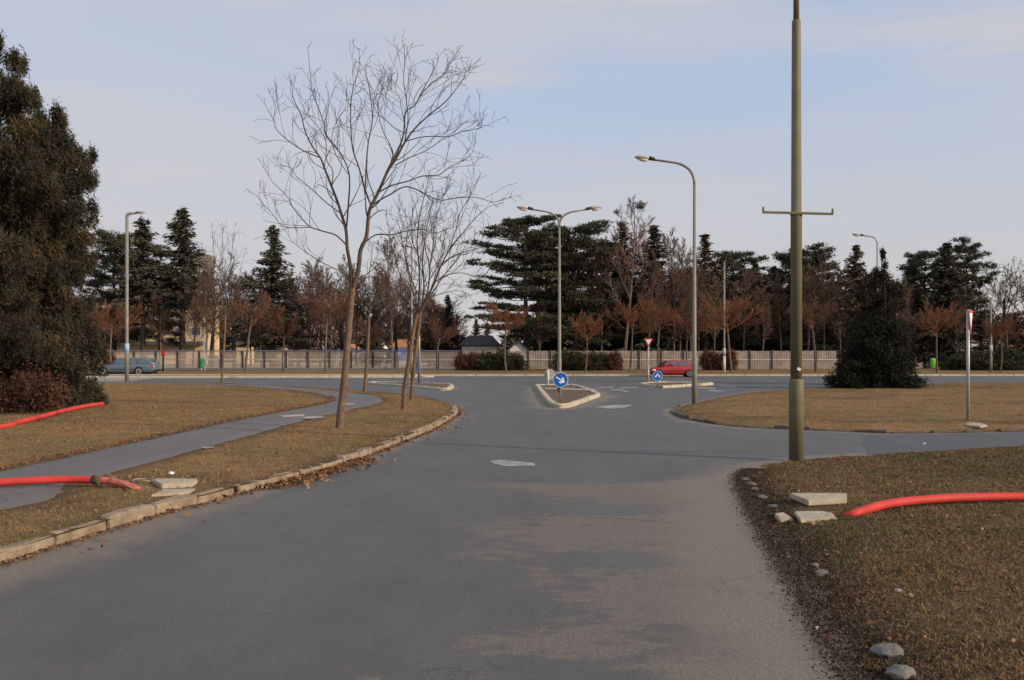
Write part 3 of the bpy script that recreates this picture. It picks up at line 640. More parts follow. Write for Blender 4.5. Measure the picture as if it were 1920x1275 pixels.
# nearest column: stepped tube with a banner bracket, runs out of the frame
g = G(1493, 864); o = empty('lamp_column', (g.x, g.y, 0), 'tall thick olive lamp column with a crossbar, nearest to the road corner', 'street lamp')
px = g.y / F
MB().rev([(.137, -.1), (.137, (864 - 715) * px), (.130, (864 - 711) * px)], n=32).build('base_section', M_olive, o)
MB().rev([(.108, (864 - 713) * px), (.106, (864 - 406) * px), (.113, (864 - 404) * px), (.113, (864 - 399) * px), (.098, (864 - 398) * px), (.082, (864 - 42) * px), (.075, (864 - 38) * px)], n=32).build('middle_section', M_olive, o)
MB().rev([(.056, (864 - 40) * px), (.05, 9.6), (.05, 10.4)], n=24).build('top_section', M_olive, o)
b = MB(); zc = (864 - 401) * px; b.box((0, -.11, zc), (1.32, .04, .045), 0, .006, ry=.025); b.box((-.655, -.11, zc + .06), (.03, .05, .11), 0, .004); b.box((.655, -.11, zc + .03), (.03, .05, .11), 0, .004)
b.build('banner_crossbar', M_olive, o)
MB().box((.02, -.113, (864 - 692) * px), (.07, .004, .05), 0, 0, ry=.5).build('sticker', M_white, o)
# arm and head above the frame
MB().tube(bez((0, 0, 10.3), (0, 0, 11.2), (-1.0, 0, 11.3), 8) + [(-1.7, 0, 11.4)], .045, 10).build('arm', M_olive, o); lamp_head(o, (-1.7, 0, 11.38), -1)
arm_lamp('street_lamp', 'single-arm grey street lamp at the tip of the lawn across the side road', 1302, 757, 300, (-1,), 1.55, M_greypaint, .105, .055, 1.0, .13)
arm_lamp('street_lamp', 'double-arm grey street lamp standing in the middle traffic island', 1049, 737, 393, (-1, 1), 1.3, M_greypaint, .10, .05, 1.0, .16)
arm_lamp('street_lamp', 'slim street lamp beside the blue car, its short arm pointing right', 238, 717.5, 400, (1,), .55, M_greypaint, .13, .10, .9, .02, band=2.0)
arm_lamp('street_lamp', 'street lamp rising behind the dark cone-shaped yew on the right', 1645, 712, 442, (-1,), 1.0, M_galv, .11, .06, 1.0, .1)
o = arm_lamp('street_lamp', 'slim lamp with its head just showing among the bare trees on the left', 772, 714, 463, (-1,), .2, M_greypaint, .09, .06, .7, .02)
def plain_pole(px, by, ty, label, white, band):
    g = G(px, by); zt = A(px, ty, g.y).z; o = empty('lighting_pole', (g.x, g.y, 0), label, 'pole', 'plain poles on the far verge')
    MB().rev([(.12, -.05), (.12, 1.6), (.09, 1.75), (.075, zt)], n=14).build('pole', M_greypaint, o)
    if white: MB().rev([(.127, .1), (.127, white)], n=14).build('painted_foot', M_whitepost, o)
    if band: MB().rev([(.13, band), (.13, band + .6)], n=14).build('notice', mat('blue_white_notice', (.45, .58, .68), .6, .05, 5), o)
    MB().rev([(.05, zt), (.09, zt + .02), (.09, zt + .08), (.03, zt + .12)], n=12).build('cap', M_greypaint, o)
plain_pole(1358, 700, 492, 'plain pole with a white foot on the far verge, among orange twigged trees', 1.6, 1.7)
plain_pole(1858, 700, 560, 'plain pole at the right edge of the far verge', 0, 2.0)

# ------------------------------------------------------------------ traffic signs
def disc_face(b, r0, r1, z0, z1, n=40): b.rev([(r1, z0), (r1, z1)], n=n)
def sign_frame(px, by, label, cat, group=None):
    g = G(px, by); return g, empty('traffic_sign', (g.x, g.y, .08), label, cat, group)
def disc(root, c, r, faces):                      # plate with rim and face, facing the camera side (-Y)
    MB().rev([(r, -.006), (r, .006)], c, 40, 'Y').build('plate', M_galv, root)
    MB().rev([(r * .995, -.010), (r * .995, -.0065)], c, 40, 'Y').build('rim', M_white, root)
    MB().rev([(r * .93, -.014), (r * .93, -.0105)], c, 40, 'Y').build('blue_face', M_blue, root)
FR = Matrix(((1, 0, 0, 0), (0, 0, -1, 0), (0, 1, 0, 0), (0, 0, 0, 1)))   # sign plane (x,y) -> (x,z), thickness towards the camera
def arrow(ln, wd, hd, hl): return [(-ln, -wd), (ln - hl * .55, -wd), (ln - hl, -hd * .62), (ln - hl + .035 * ln * 2, -hd), (ln, 0), (ln - hl + .035 * ln * 2, hd), (ln - hl, hd * .62), (ln - hl * .55, wd), (-ln, wd)]
g, o = sign_frame(1051, 758, 'round blue keep-right sign with a white arrow on the middle island', 'traffic sign')
zc = A(1051, 712, g.y).z - .08; r = .30
MB().rev([(.032, -.1), (.032, zc + .2)], (0, .045, 0), 14).build('post', M_greypaint, o)
disc(o, (0, 0, zc), r, None)
ar = [(-.21, -.022), (.06, -.022), (-.02, -.10), (.055, -.135), (.205, 0), (.055, .135), (-.02, .10), (.06, .022), (-.21, .022)]
MB().prism(ar, .003, Matrix.Translation((0, -.0145, zc)) @ FR @ Matrix.Rotation(R(-33), 4, 'Z')).build('white_arrow', M_white, o)
g, o = sign_frame(1029, 724, 'round sign seen from its grey back, on a white post at the island rear', 'traffic sign')
zc = A(1031, 702, g.y).z - .08
MB().rev([(.06, -.1), (.06, zc + .25)], (-.05, -.07, 0), 14).build('post', M_whitepost, o)
MB().rev([(.33, -.006), (.33, .006)], (.05, 0, zc), 40, 'Y').build('plate', M_galv, o)
MB().rev([(.33, .0065), (.33, .010)], (.05, 0, zc), 40, 'Y').build('front_face', M_blue, o)
g, o = sign_frame(1233, 728, 'round blue sign with two white diverging arrows in front of the red car', 'traffic sign')
zc = A(1233, 705, g.y).z - .08; r = .28
MB().rev([(.035, -.1), (.035, zc + .15)], (0, .045, 0), 14).build('post', M_greypaint, o)
disc(o, (0, 0, zc), r, None)
for sx in (-1, 1):
    a = [(-.02, -.03), (.15, -.03), (.15, -.075), (.235, .0), (.15, .075), (.15, .03), (-.02, .03)]
    MB().prism(a, .003, Matrix.Translation((0, -.0145 - .0008 * (sx > 0), zc + .11)) @ FR @ Matrix.Rotation(R(-52 if sx > 0 else -128), 4, 'Z')).build('white_arrow', M_white, o)
def yield_sign(px, by, zc, size, rz, label, post_r, lower=None, post_off=(0, .05)):
    g, o = sign_frame(px, by, label, 'traffic sign'); o.rotation_euler.z = rz
    t = [(-size / 2, .3 * size), (size / 2, .3 * size), (0, -.566 * size)]
    def shr(k): return [(x * k, y * k) for x, y in t]
    M = Matrix.Translation((0, 0, zc)) @ FR
    MB().prism(t, .008, Matrix.Translation((0, .004, 0)) @ M).build('plate', M_galv, o)
    MB().prism(shr(.99), .003, Matrix.Translation((0, -.0045, 0)) @ M).build('red_border', M_red, o)
    MB().prism(shr(.62), .003, Matrix.Translation((0, -.0082, 0)) @ M).build('white_face', M_white, o)
    MB().rev([(post_r, -.1), (post_r, zc + .3 * size)], (post_off[0], post_off[1], 0), 16).build('post', M_galv, o)
    if lower: MB().rev([(post_r * 1.5, -.1), (post_r * 1.5, lower)], (post_off[0], post_off[1], 0), 16).build('post_sleeve', M_galv, o)
    return o
Yg = G(1216, 721).y; yield_sign(1216, 721, A(1216, 640, Yg).z - .08, .58, 0, 'red and white yield triangle beside the red car', .035, 1.15)
Yg = G(1820, 795).y; o = yield_sign(1820, 795, A(1820, 597, Yg).z - .08, .82, R(57), 'yield triangle seen nearly edge-on, on a grey post in the right lawn', .046, None, (-.06, .06))
slab('broken pale concrete footing around the post of the edge-on yield sign', [(1803, 794), (1822, 790.5), (1840, 793), (1852, 797), (1838, 799), (1815, 797)], FZ - .03, .05, 0, M_slab, 'concrete_footing', 'footing')

# ------------------------------------------------------------------ cars
def car(label, loc, Lc, W, st, cab, paint, wheels, wr, win, group=None, lamp=True):
    o = empty('parked_car' if 'blue' in label else 'car', loc, label, 'car'); x0 = -Lc / 2; h = W / 2
    def ring(u, zb, zs, k):
        hw = h * k; prof = [(.80, zb), (.95, zb + .05), (1.0, zb + (zs - zb) * .35), (1.0, zb + (zs - zb) * .66), (.965, zs - .05), (.88, zs)]
        return [(x0 + u, -a * hw, z_) for a, z_ in prof] + [(x0 + u, a * hw, z_) for a, z_ in reversed(prof)]
    MB().loft([ring(*s) for s in st]).build('body', paint, o)
    def cring(u, zb, zt, kb, kt): return [(x0 + u, -h * kb, zb), (x0 + u, -h * (kb * .35 + kt * .65), zb + (zt - zb) * .75), (x0 + u, -h * kt, zt - .02), (x0 + u, -h * kt * .7, zt), (x0 + u, h * kt * .7, zt), (x0 + u, h * kt, zt - .02), (x0 + u, h * (kb * .35 + kt * .65), zb + (zt - zb) * .75), (x0 + u, h * kb, zb)]
    MB().loft([cring(*c) for c in cab]).build('cabin', paint, o)
    for sy in (-1, 1):
        for pl in win:
            b = MB()
            def wp(u, z_):
                us = [c[0] for c in cab]; zb = np.interp(u, us, [c[1] for c in cab]); zt = np.interp(u, us, [c[2] for c in cab]); kb = np.interp(u, us, [c[3] for c in cab]); kt = np.interp(u, us, [c[4] for c in cab])
                f = min(max((z_ - zb) / max(zt - zb, .01), 0), 1); k = kb + (kt - kb) * .65 * min(f / .75, 1)
                return (x0 + u, sy * (h * k + .012), z_)
            b.poly([wp(*p) for p in (pl if sy < 0 else pl[::-1])]).build('window', M_glass, o)
    # windscreen and rear glass
    def glass(c1, c2, nm, f0, f1):
        def e(f):
            u = c1[0] + (c2[0] - c1[0]) * f; z_ = c1[2] + (c2[2] - c1[2]) * f; k = (c1[4] + (c2[4] - c1[4]) * f) * .9
            return u, z_, k
        s = -1 if nm == 'windscreen' else 1; a, b_ = e(f0), e(f1)
        MB().poly([(x0 + a[0] + s * .02, -h * a[2], a[1] + .012), (x0 + a[0] + s * .02, h * a[2], a[1] + .012), (x0 + b_[0] + s * .02, h * b_[2], b_[1] + .012), (x0 + b_[0] + s * .02, -h * b_[2], b_[1] + .012)]).build(nm, M_glass, o)
    glass(cab[0], cab[1], 'windscreen', .08, .92); glass(cab[-2], cab[-1], 'rear_window', .1, .75)
    for u in wheels:
        for sy in (-1, 1):
            y_ = sy * (h - .075)
            MB().rev([(wr * 1.13, -.02), (wr * 1.13, .02)], (x0 + u, sy * (h - .012), wr * 1.06), 24, 'Y').build('wheel_arch', M_dark, o)
            wl = MB().rev([(wr * .7, -.10), (wr * .97, -.10), (wr, -.06), (wr, .06), (wr * .97, .10), (wr * .7, .10)], (x0 + u, y_, wr), 24, 'Y').build('wheel', M_dark, o)
            b = MB(); b.rev([(wr * .66, -.012), (wr * .66, .012)], (x0 + u, y_ + sy * .105, wr), 20, 'Y'); b.build('rim', M_chrome, wl)
            st_ = []
            for k in range(20):
                a = 2 * math.pi * k / 20; q = wr * (.60 if k % 4 in (1, 2, 3) else .16); st_.append((q * math.cos(a), q * math.sin(a)))
            MB().prism(st_, .004, Matrix.Translation((x0 + u, y_ + sy * .121 + (.004 if sy > 0 else 0), wr)) @ FR).build('rim_gap', M_dark, wl)
    f0, r0 = st[1], st[-2]
    for sy in (-1, 1):
        MB().box((x0 + f0[0] + .16, sy * h * .74, f0[2] - .10), (.34, .30, .13), sy * -.25, .03).build('headlight', M_white, o)
        MB().box((x0 + r0[0] - .02, sy * h * .88, r0[2] - .16), (.16, .12, .34), 0, .03).build('tail_light', M_red, o)
        MB().box((x0 + cab[0][0] + .35, sy * (h + .07), cab[0][1] + .10), (.12, .18, .12), 0, .03).build('wing_mirror', M_dark, o)
        MB().box((x0 + Lc * .55, sy * (h + .004), .52), (Lc * .50, .02, .05), 0, .006).build('side_moulding', M_dark, o)
        for uu in (.50, .66): MB().box((x0 + Lc * uu, sy * (h + .006), st[3][2] - .17), (.16, .03, .03), 0, .005).build('door_handle', paint, o)
    MB().box((x0 + .06, 0, .36), (.18, W * .82, .16), 0, .04).build('front_bumper', M_dark, o); MB().box((x0 + Lc - .05, 0, .42), (.14, W * .86, .18), 0, .04).build('rear_bumper', M_dark, o)
    MB().box((x0 + Lc * .5, 0, .20), (Lc * .9, W * .84, .10), 0, .02).build('underbody', M_dark, o)
    return o
P_blue = mat('blue_grey_car_paint', (.105, .150, .185), .3, .06, 2, spec=.6); P_red = mat('red_car_paint', (.42, .035, .035), .28, .06, 2, spec=.6)
g = G(240, 703.5)
car('blue-grey estate car parked at the left behind the slim street lamp', (A(238, 703, 84.5).x, 84.5, .004), 5.25, 1.78,
    [(0, .30, .60, .62), (.12, .22, .72, .82), (.7, .2, .84, .95), (1.45, .2, .92, 1.0), (3.0, .2, .95, 1.0), (4.6, .22, .97, .98), (5.1, .28, .95, .93), (5.25, .34, .86, .85)],
    [(1.25, .90, .93, .84, .80), (2.15, .93, 1.46, .88, .70), (2.7, .93, 1.52, .89, .72), (4.2, .94, 1.50, .88, .71), (4.75, .95, 1.42, .87, .69), (5.15, .93, .98, .84, .78)],
    P_blue, (.95, 3.95), .34, [[(1.75, .98), (2.3, 1.36), (2.85, 1.41), (2.85, .98)], [(2.93, .98), (2.93, 1.41), (3.7, 1.41), (3.75, .98)], [(3.83, .98), (3.80, 1.40), (4.45, 1.36), (4.75, 1.0)]])
car('small red hatchback waiting on the far road behind the yield triangle', (A(1261, 706, 79.5).x, 79.5, .004), 3.6, 1.62,
    [(0, .28, .58, .65), (.1, .2, .70, .84), (.5, .2, .82, .95), (1.0, .2, .90, 1.0), (2.2, .2, .94, 1.0), (3.2, .22, .95, .98), (3.5, .26, .92, .93), (3.6, .32, .84, .86)],
    [(.62, .86, .88, .84, .80), (1.35, .92, 1.38, .9, .72), (1.75, .93, 1.46, .9, .74), (2.7, .94, 1.45, .89, .73), (3.15, .95, 1.36, .88, .71), (3.52, .92, .96, .84, .78)],
    P_red, (.62, 3.0), .29, [[(1.02, .96), (1.5, 1.32), (2.1, 1.38), (2.1, .96)], [(2.18, .96), (2.18, 1.38), (2.75, 1.36), (3.05, 1.24), (3.15, .98)]]).scale = (1, 1, .92)

# ------------------------------------------------------------------ fences along the far verge
FY = 104.0
M_fpost = mat('fence_post_dark', (.055, .05, .06), .7, .2, 3); M_frail = mat('fence_rail_blue', (.14, .17, .26), .6, .1, 3); M_fwire = mat('fence_wire', (.62, .54, .46), .5, .1, 3)
M_fpanel = mat('weathered_fence_board', (.30, .255, .22), .9, .22, 1.3); M_pale = mat('pale_rail', (.55, .50, .42), .8, .1, 2)
def mesh_fence(x0, x1, label):
    n = round((x1 - x0) / 2.25); s = (x1 - x0) / n; o = empty('mesh_fence', ((x0 + x1) / 2, FY, .1), label, 'fence'); c = (x0 + x1) / 2
    for i in range(n + 1): MB().box((x0 + s * i - c, 0, 1.0), (.20, .12, 2.05), 0, .01).build('post', M_fpost, o)
    MB().box((0, -.07, 1.97), (x1 - x0, .05, .09), 0, 0).build('top_rail', M_frail, o); MB().box((0, -.07, .10), (x1 - x0, .05, .12), 0, 0).build('bottom_rail', M_frail, o)
    MB().box((0, .5, 1.05), (x1 - x0, .05, .16), 0, 0).build('guard_rail', M_pale, o)
    for i in range(n):
        b = MB()
        for k in range(22): b.box((x0 + s * (i + (k + .5) / 22) - c, .02, 1.03), (.030, .02, 1.78))
        for k in range(5): b.box((x0 + s * (i + .5) - c, .045, .25 + k * .4), (s - .2, .02, .02))
        b.build('mesh_panel', M_fwire, o)
def board_fence(x0, x1, label):
    n = round((x1 - x0) / 2.25); s = (x1 - x0) / n; c = (x0 + x1) / 2; o = empty('board_fence', (c, FY, .1), label, 'fence')
    for i in range(n + 1): MB().box((x0 + s * i - c, -.06, 1.0), (.17, .12, 2.08), 0, .01).build('post', M_fpost, o)
    MB().box((0, -.06, 1.02), (x1 - x0, .05, .10), 0, 0).build('middle_rail', M_pale, o)
    for i in range(n):
        b = MB()
        for k in range(9): b.box((x0 + s * (i + (k + .5) / 9) - c, .0 + random.uniform(-.012, .012), 1.0 + random.uniform(-.03, .03)), (s / 9 - random.uniform(.01, .05), .03, 1.9), 0, 0)
        b.build('board_panel', M_fpanel, o)
mesh_fence(A(170, 0, FY).x, A(862, 0, FY).x, 'see-through wire mesh fence with dark posts along the left far verge')
board_fence(A(866, 0, FY).x, A(1572, 0, FY).x, 'weathered board fence with dark posts along the right far verge')

# ------------------------------------------------------------------ buildings beyond the fence
def bx(px0, px1, py0, py1, Y): a, c = A(px0, py1, Y), A(px1, py0, Y); return a.x, c.x, a.z, c.z
M_tan = mat('tan_plaster', (.52, .39, .25), .9, .12, .5); M_win = mat('dark_window_glass', (.05, .055, .06), .15, .1, 1, spec=.6); M_roofd = mat('dark_roof', (.07, .068, .065), .9, .2, 1.5); M_wht = mat('white_plaster', (.62, .61, .58), .9, .1, .8)
M_conc = mat('grey_concrete_tower', (.20, .175, .15), .9, .15, .5); M_tile = mat('orange_roof_tile', (.36, .17, .08), .9, .2, 2); M_yel = mat('yellow_plaster', (.52, .40, .20), .9, .1, .8)
Y = 150; x0, x1 = A(40, 0, Y).x, A(382, 0, Y).x; zt = A(0, 566, Y).z
o = empty('office_building', ((x0 + x1) / 2, Y, 0), 'long tan four-storey building behind the dark conifers on the left', 'building'); wd = x1 - x0
MB().box((0, 4, zt / 2), (wd, 8, zt)).build('wall', M_tan, o); MB().box((0, 4, zt + .2), (wd + .6, 8.6, .4)).build('roof', M_roofd, o)
MB().box((0, -.9, 3.2), (wd, 1.8, .5)).build('canopy', M_roofd, o)
for fl in range(3):
    for i in range(12):
        f = MB().box((-wd / 2 + wd * (i + .5) / 12, -.03, 5.0 + fl * 2.4 - (.4 if fl == 2 else 0)), (1.5, .12, 1.3)).build('window_frame', M_wht, o)
        MB().box((-wd / 2 + wd * (i + .5) / 12, -.10, 5.0 + fl * 2.4 - (.4 if fl == 2 else 0)), (1.3, .04, 1.1)).build('pane', M_win, f)
Y = 175; x0, x1 = A(357, 0, Y).x, A(390, 0, Y).x; zt = A(0, 490, Y).z
o = empty('concrete_tower', ((x0 + x1) / 2, Y, 0), 'narrow grey tower with pale vertical ribs rising behind the conifers', 'tower')
MB().box((0, 2, zt / 2), (x1 - x0, 4, zt)).build('wall', M_conc, o)
for k in range(4): MB().box(((x1 - x0) * (-.4 + k * .2667), -.1, zt * .62), (.25, .2, zt * .6)).build('rib', M_wht, o)
MB().box((0, 2, zt + .6), (x1 - x0 + .3, 4.3, 1.2)).build('parapet', M_conc, o)
def house(name, label, px0, px1, pyeave, pyridge, Y, wallm, roofm, gable=False, depth=6, win=2, cat='house'):
    x0, x1 = A(px0, 0, Y).x, A(px1, 0, Y).x; ze, zr = A(0, pyeave, Y).z, A(0, pyridge, Y).z; o = empty(name, ((x0 + x1) / 2, Y, 0), label, cat); wd = x1 - x0
    if gable:
        Mx = Matrix(((1, 0, 0, 0), (0, 0, 1, 0), (0, 1, 0, 0), (0, 0, 0, 1)))
        MB().prism([(-wd / 2, 0), (wd / 2, 0), (wd / 2, ze), (0, zr), (-wd / 2, ze)], depth, Mx).build('wall', wallm, o)
        for sx in (-1, 1):
            t = .12; MB().prism([(sx * (wd / 2 + .25), ze - .2), (0, zr + .03), (0, zr + .03 + t), (sx * (wd / 2 + .25), ze - .2 + t)], depth + .5, Matrix.Translation((0, -.25, 0)) @ Mx).build('roof', roofm, o)
    else:
        MB().box((0, depth / 2, ze / 2), (wd, depth, ze)).build('wall', wallm, o)
        b = MB(); e = .35; b.loft([[(-wd / 2 - e, -e, ze + .02), (-wd / 2 - e, depth + e, ze + .02), (-wd / 2 - e, depth + e, ze + .14), (-wd / 2 + (zr - ze) * .5, depth / 2, zr), (-wd / 2 - e, -e, ze + .14)], [(wd / 2 + e, -e, ze + .02), (wd / 2 + e, depth + e, ze + .02), (wd / 2 + e, depth + e, ze + .14), (wd / 2 - (zr - ze) * .5, depth / 2, zr), (wd / 2 + e, -e, ze + .14)]], smooth=False)
        b.build('roof', roofm, o)
    for i in range(win):
        f = MB().box((-wd / 2 + wd * (i + .5) / win, -.02, ze * .62), (min(.9, wd * .25), .08, ze * .3)).build('window', M_wht, o); MB().box((-wd / 2 + wd * (i + .5) / win, -.07, ze * .62), (min(.75, wd * .2), .03, ze * .25)).build('pane', M_win, f)
    return o
house('low_house', 'low whitewashed house with a wide dark roof behind the fence middle', 866, 932, 649, 628, 114, M_wht, M_roofd, win=1, depth=8)
o = house('garden_annex', 'white annex with a rounded gable beside the low whitewashed house', 955, 988, 656, 641, 108, M_wht, M_roofd, True, 5, 1)
house('cottage', 'tan cottage with a pointed gable left of the blue stalls', 634, 668, 656, 646, 165, M_yel, M_tile, True, 7, 1)
house('small_hut', 'tiny white gabled hut behind the blue stalls', 703, 718, 652, 641, 150, M_wht, M_wht, True, 4, 1)
house('villa', 'villa with an orange tiled roof just right of the blue stalls', 733, 766, 652, 636, 172, M_wht, M_tile, False, 8, 2)
house('kiosk', 'pale yellow kiosk behind the wire fence, left of the young trees', 508, 536, 644, 633, 142, M_yel, M_tile, False, 4, 1)
house('cottage', 'small yellow cottage half hidden behind the fence at the left', 436, 460, 648, 640, 150, M_yel, M_roofd, False, 5, 2)
house('brick_house', 'brick and white house glimpsed at the far right between bare trees', 1822, 1850, 638, 615, 165, M_wht, M_tile, False, 9, 2)
def stall(px0, px1, label):
    Y = 140; x0, x1 = A(px0, 0, Y).x, A(px1, 0, Y).x; wd = x1 - x0; o = empty('market_stall', ((x0 + x1) / 2, Y, 0), label, 'stall', 'blue stalls behind the wire fence')
    MB().loft([[(-wd / 2, 0, 1.7), (-wd / 2, 2.4, 1.7), (-wd / 2, 1.2, 2.3)], [(wd / 2, 0, 1.7), (wd / 2, 2.4, 1.7), (wd / 2, 1.2, 2.3)]], smooth=False).build('canopy', P_tarp, o)
    MB().box((0, .1, 1.05), (wd, .05, 1.1)).build('front_sheet', P_tarp2, o)
    for sx in (-1, 1):
        for y_ in (.06, 2.3): MB().box((sx * (wd / 2 - .05), y_, .85), (.06, .06, 1.7)).build('leg', M_galv, o)
P_tarp = mat('blue_tarpaulin', (.06, .11, .42), .6, .12, 2); P_tarp2 = mat('pale_blue_tarpaulin', (.24, .29, .52), .6, .15, 2)
stall(630, 668, 'pale blue market stall under the tan cottage, leftmost of three'); stall(672, 720, 'deep blue market stall with a folded canopy, middle of three'); stall(736, 764, 'small blue market stall beneath the villa, rightmost of three')

# ------------------------------------------------------------------ posts and bins
g = G(384, 698); o = empty('thin_post', (g.x, g.y, .1), 'thin white post carrying a green litter bin on the left far verge', 'post')
MB().rev([(.07, 0), (.06, A(0, 630, g.y).z)], n=12).build('post', M_whitepost, o)
def bin_(px, by, m, label):
    g = G(px, by); o = empty('litter_bin', (g.x, g.y, .1), label, 'litter bin')
    MB().rev([(.17, .35), (.21, .4), (.24, 1.05), (.25, 1.1)], n=16).build('drum', m, o); MB().rev([(.26, 1.1), (.26, 1.16), (.12, 1.28)], n=16).build('lid', m, o); MB().rev([(.05, -.05), (.05, .4)], n=10).build('leg', M_galv, o)
bin_(377.5, 698.3, M_green, 'green litter bin on the left far verge'); bin_(1749.5, 699, M_lime, 'bright lime green litter bin on the right far verge')
g = G(786, 721); o = empty('marker_post', (g.x, g.y, .08), 'slim blue painted post on the left traffic island', 'post')
MB().rev([(.085, -.05), (.085, 1.9), (.06, 1.95)], n=12).build('post', mat('blue_post_paint', (.13, .18, .28), .6, .15, 4), o); MB().rev([(.055, 1.93), (.05, 2.9), (.03, 2.95)], n=12).build('upper_tube', M_pale, o)
g = G(182, 700); o = empty('notice_board', (g.x, g.y, .1), 'white and blue notice board on a tan post at the conifer edge', 'sign')
MB().box((.35, 0, 1.4), (.22, .12, 2.9)).build('post', M_tan, o); b = MB().box((-.25, 0, 1.8), (.75, .06, 1.1), 0, .01).build('board', M_white, o); MB().box((-.25, -.034, 2.05), (.55, .006, .3)).build('blue_panel', M_blue, o)
MB().box((-.5, .05, .7), (.07, .07, 1.4)).build('leg', M_galv, o)
g = G(306, 698.5); o = empty('red_post_box', (g.x, g.y, .1), 'red hydrant box on a dark post behind the blue car', 'hydrant')
MB().rev([(.09, -.05), (.09, 1.5)], n=10).build('post', M_dark, o); MB().box((0, 0, 1.75), (.32, .22, .55), 0, .04).build('box', M_red, o)

# ------------------------------------------------------------------ vegetation builders
def unit(v):
    l = math.sqrt(v[0] ** 2 + v[1] ** 2 + v[2] ** 2) or 1; return (v[0] / l, v[1] / l, v[2] / l)
def grow(out, p, d, ln, r, lev, pr):
    n = pr['n'][lev]; seg = ln / (n - 1); pts = [p]; rad = [r]; endr = max(r * pr['taper'][lev], pr['rmin']); w_ = pr['wander'][lev]; up = pr['up'][lev]
    dirs = [d]; bx_, by_, bz_ = [random.gauss(0, w_) * .8 for _ in range(3)]; hh = n // 2
    for i in range(1, n):
        if i == hh: bx_, by_, bz_ = -.5 * bx_ + random.gauss(0, w_) * .5, -.5 * by_ + random.gauss(0, w_) * .5, bz_ + random.gauss(0, w_) * .3
        d = unit((d[0] + bx_ + random.gauss(0, w_) * .25, d[1] + by_ + random.gauss(0, w_) * .25, d[2] + bz_ + up)); p = (p[0] + d[0] * seg, p[1] + d[1] * seg, p[2] + d[2] * seg)
        pts.append(p); rad.append(r + (endr - r) * i / (n - 1)); dirs.append(d)
    out.append((pts, rad, lev)); spawn(out, pts, rad, ln, lev, pr, pr['t0'][lev])
def spawn(out, pts, rad, ln, lev, pr, t0):
    if lev + 1 >= len(pr['n']): return
    n = len(pts); k = pr['kids'][lev]; k = int(k) + (random.random() < k - int(k)); az = random.random() * 6.28
    for c in range(k):
        t = t0 + (1 - t0) * (c + random.random()) / k; f = t * (n - 1); i = min(int(f), n - 2); u = f - i
        q = tuple(pts[i][j] + (pts[i + 1][j] - pts[i][j]) * u for j in range(3)); dd = unit(tuple(pts[i + 1][j] - pts[i][j] for j in range(3)))
        az += 2.4 + random.uniform(-.4, .4); ang = pr['ang'][lev] * random.uniform(.75, 1.25)
        a = (1, 0, 0) if abs(dd[0]) < .8 else (0, 1, 0); e1 = unit((dd[1] * a[2] - dd[2] * a[1], dd[2] * a[0] - dd[0] * a[2], dd[0] * a[1] - dd[1] * a[0])); e2 = (dd[1] * e1[2] - dd[2] * e1[1], dd[2] * e1[0] - dd[0] * e1[2], dd[0] * e1[1] - dd[1] * e1[0])
        ca, sa = math.cos(ang), math.sin(ang); cz, sz = math.cos(az), math.sin(az)
        nd = unit(tuple(dd[j] * ca + (e1[j] * cz + e2[j] * sz) * sa for j in range(3)))
        rr = rad[i] + (rad[i + 1] - rad[i]) * u
        grow(out, q, nd, ln * pr['len'][lev] * (1.25 - .85 * t) * random.uniform(.7, 1.2), max(rr * pr['rk'][lev], pr['rmin']), lev + 1, pr)
def split_tree(name, out, bark, twig, root, sides=4):
    tr = [(p, r) for p, r, l in out if l == 0]; cr = [(p, r) for p, r, l in out if l > 0]
    link('trunk', tubes(name + '_trunk', tr, 9), bark, root)
    c = link('crown', tubes(name + '_crown', cr, sides), twig, root); return root

# --- the tall bare tree by the kerb, limbs following the real tree
def limb(pts, Y0, dy0, dy1, r0, r1, lev):
    n = len(pts); P, Rr = [], []
    for i, (x, y) in enumerate(pts):
        t = i / (n - 1); v = A(x, y, Y0 + dy0 + (dy1 - dy0) * t ** 1.2); P.append((v.x, v.y, v.z)); Rr.append(r0 + (r1 - r0) * t)
    # smooth it
    out = []; rr = []
    for i in range(n - 1):
        p0, p1, p2, p3 = [Vector(P[j]) for j in (max(i - 1, 0), i, i + 1, min(i + 2, n - 1))]
        for j in range(3):
            t = j / 3; out.append(tuple(.5 * ((2 * p1) + (p2 - p0) * t + (2 * p0 - 5 * p1 + 4 * p2 - p3) * t * t + (3 * p1 - p0 - 3 * p2 + p3) * t ** 3))); rr.append(Rr[i] + (Rr[i + 1] - Rr[i]) * t)
    out.append(P[-1]); rr.append(Rr[-1]); return (out, rr, lev)
def shift(out, o): return [([(p[0] - o[0], p[1] - o[1], p[2] - o[2]) for p in pts], r, l) for pts, r, l in out]
Y0 = G(637, 803, LZ).y; HB = []
HB.append(limb([(636, 806), (639, 770), (645, 720), (652, 640), (658, 570), (661, 540)], Y0, 0, .05, .104, .074, 0))
HB.append(limb([(661, 545), (672, 505), (676, 469), (687, 444), (691, 404), (696, 386), (709, 361), (727, 321), (741, 300), (759, 267), (777, 242), (803, 217), (835, 191), (858, 163), (873, 140)], Y0, .05, -.7, .060, .006, 1))
HB.append(limb([(660, 545), (657, 500), (651, 466), (649, 433), (640, 401), (633, 379), (622, 350), (608, 314), (601, 296), (586, 275), (572, 246), (565, 217), (550, 184), (547, 155)], Y0, .05, .6, .048, .006, 1))
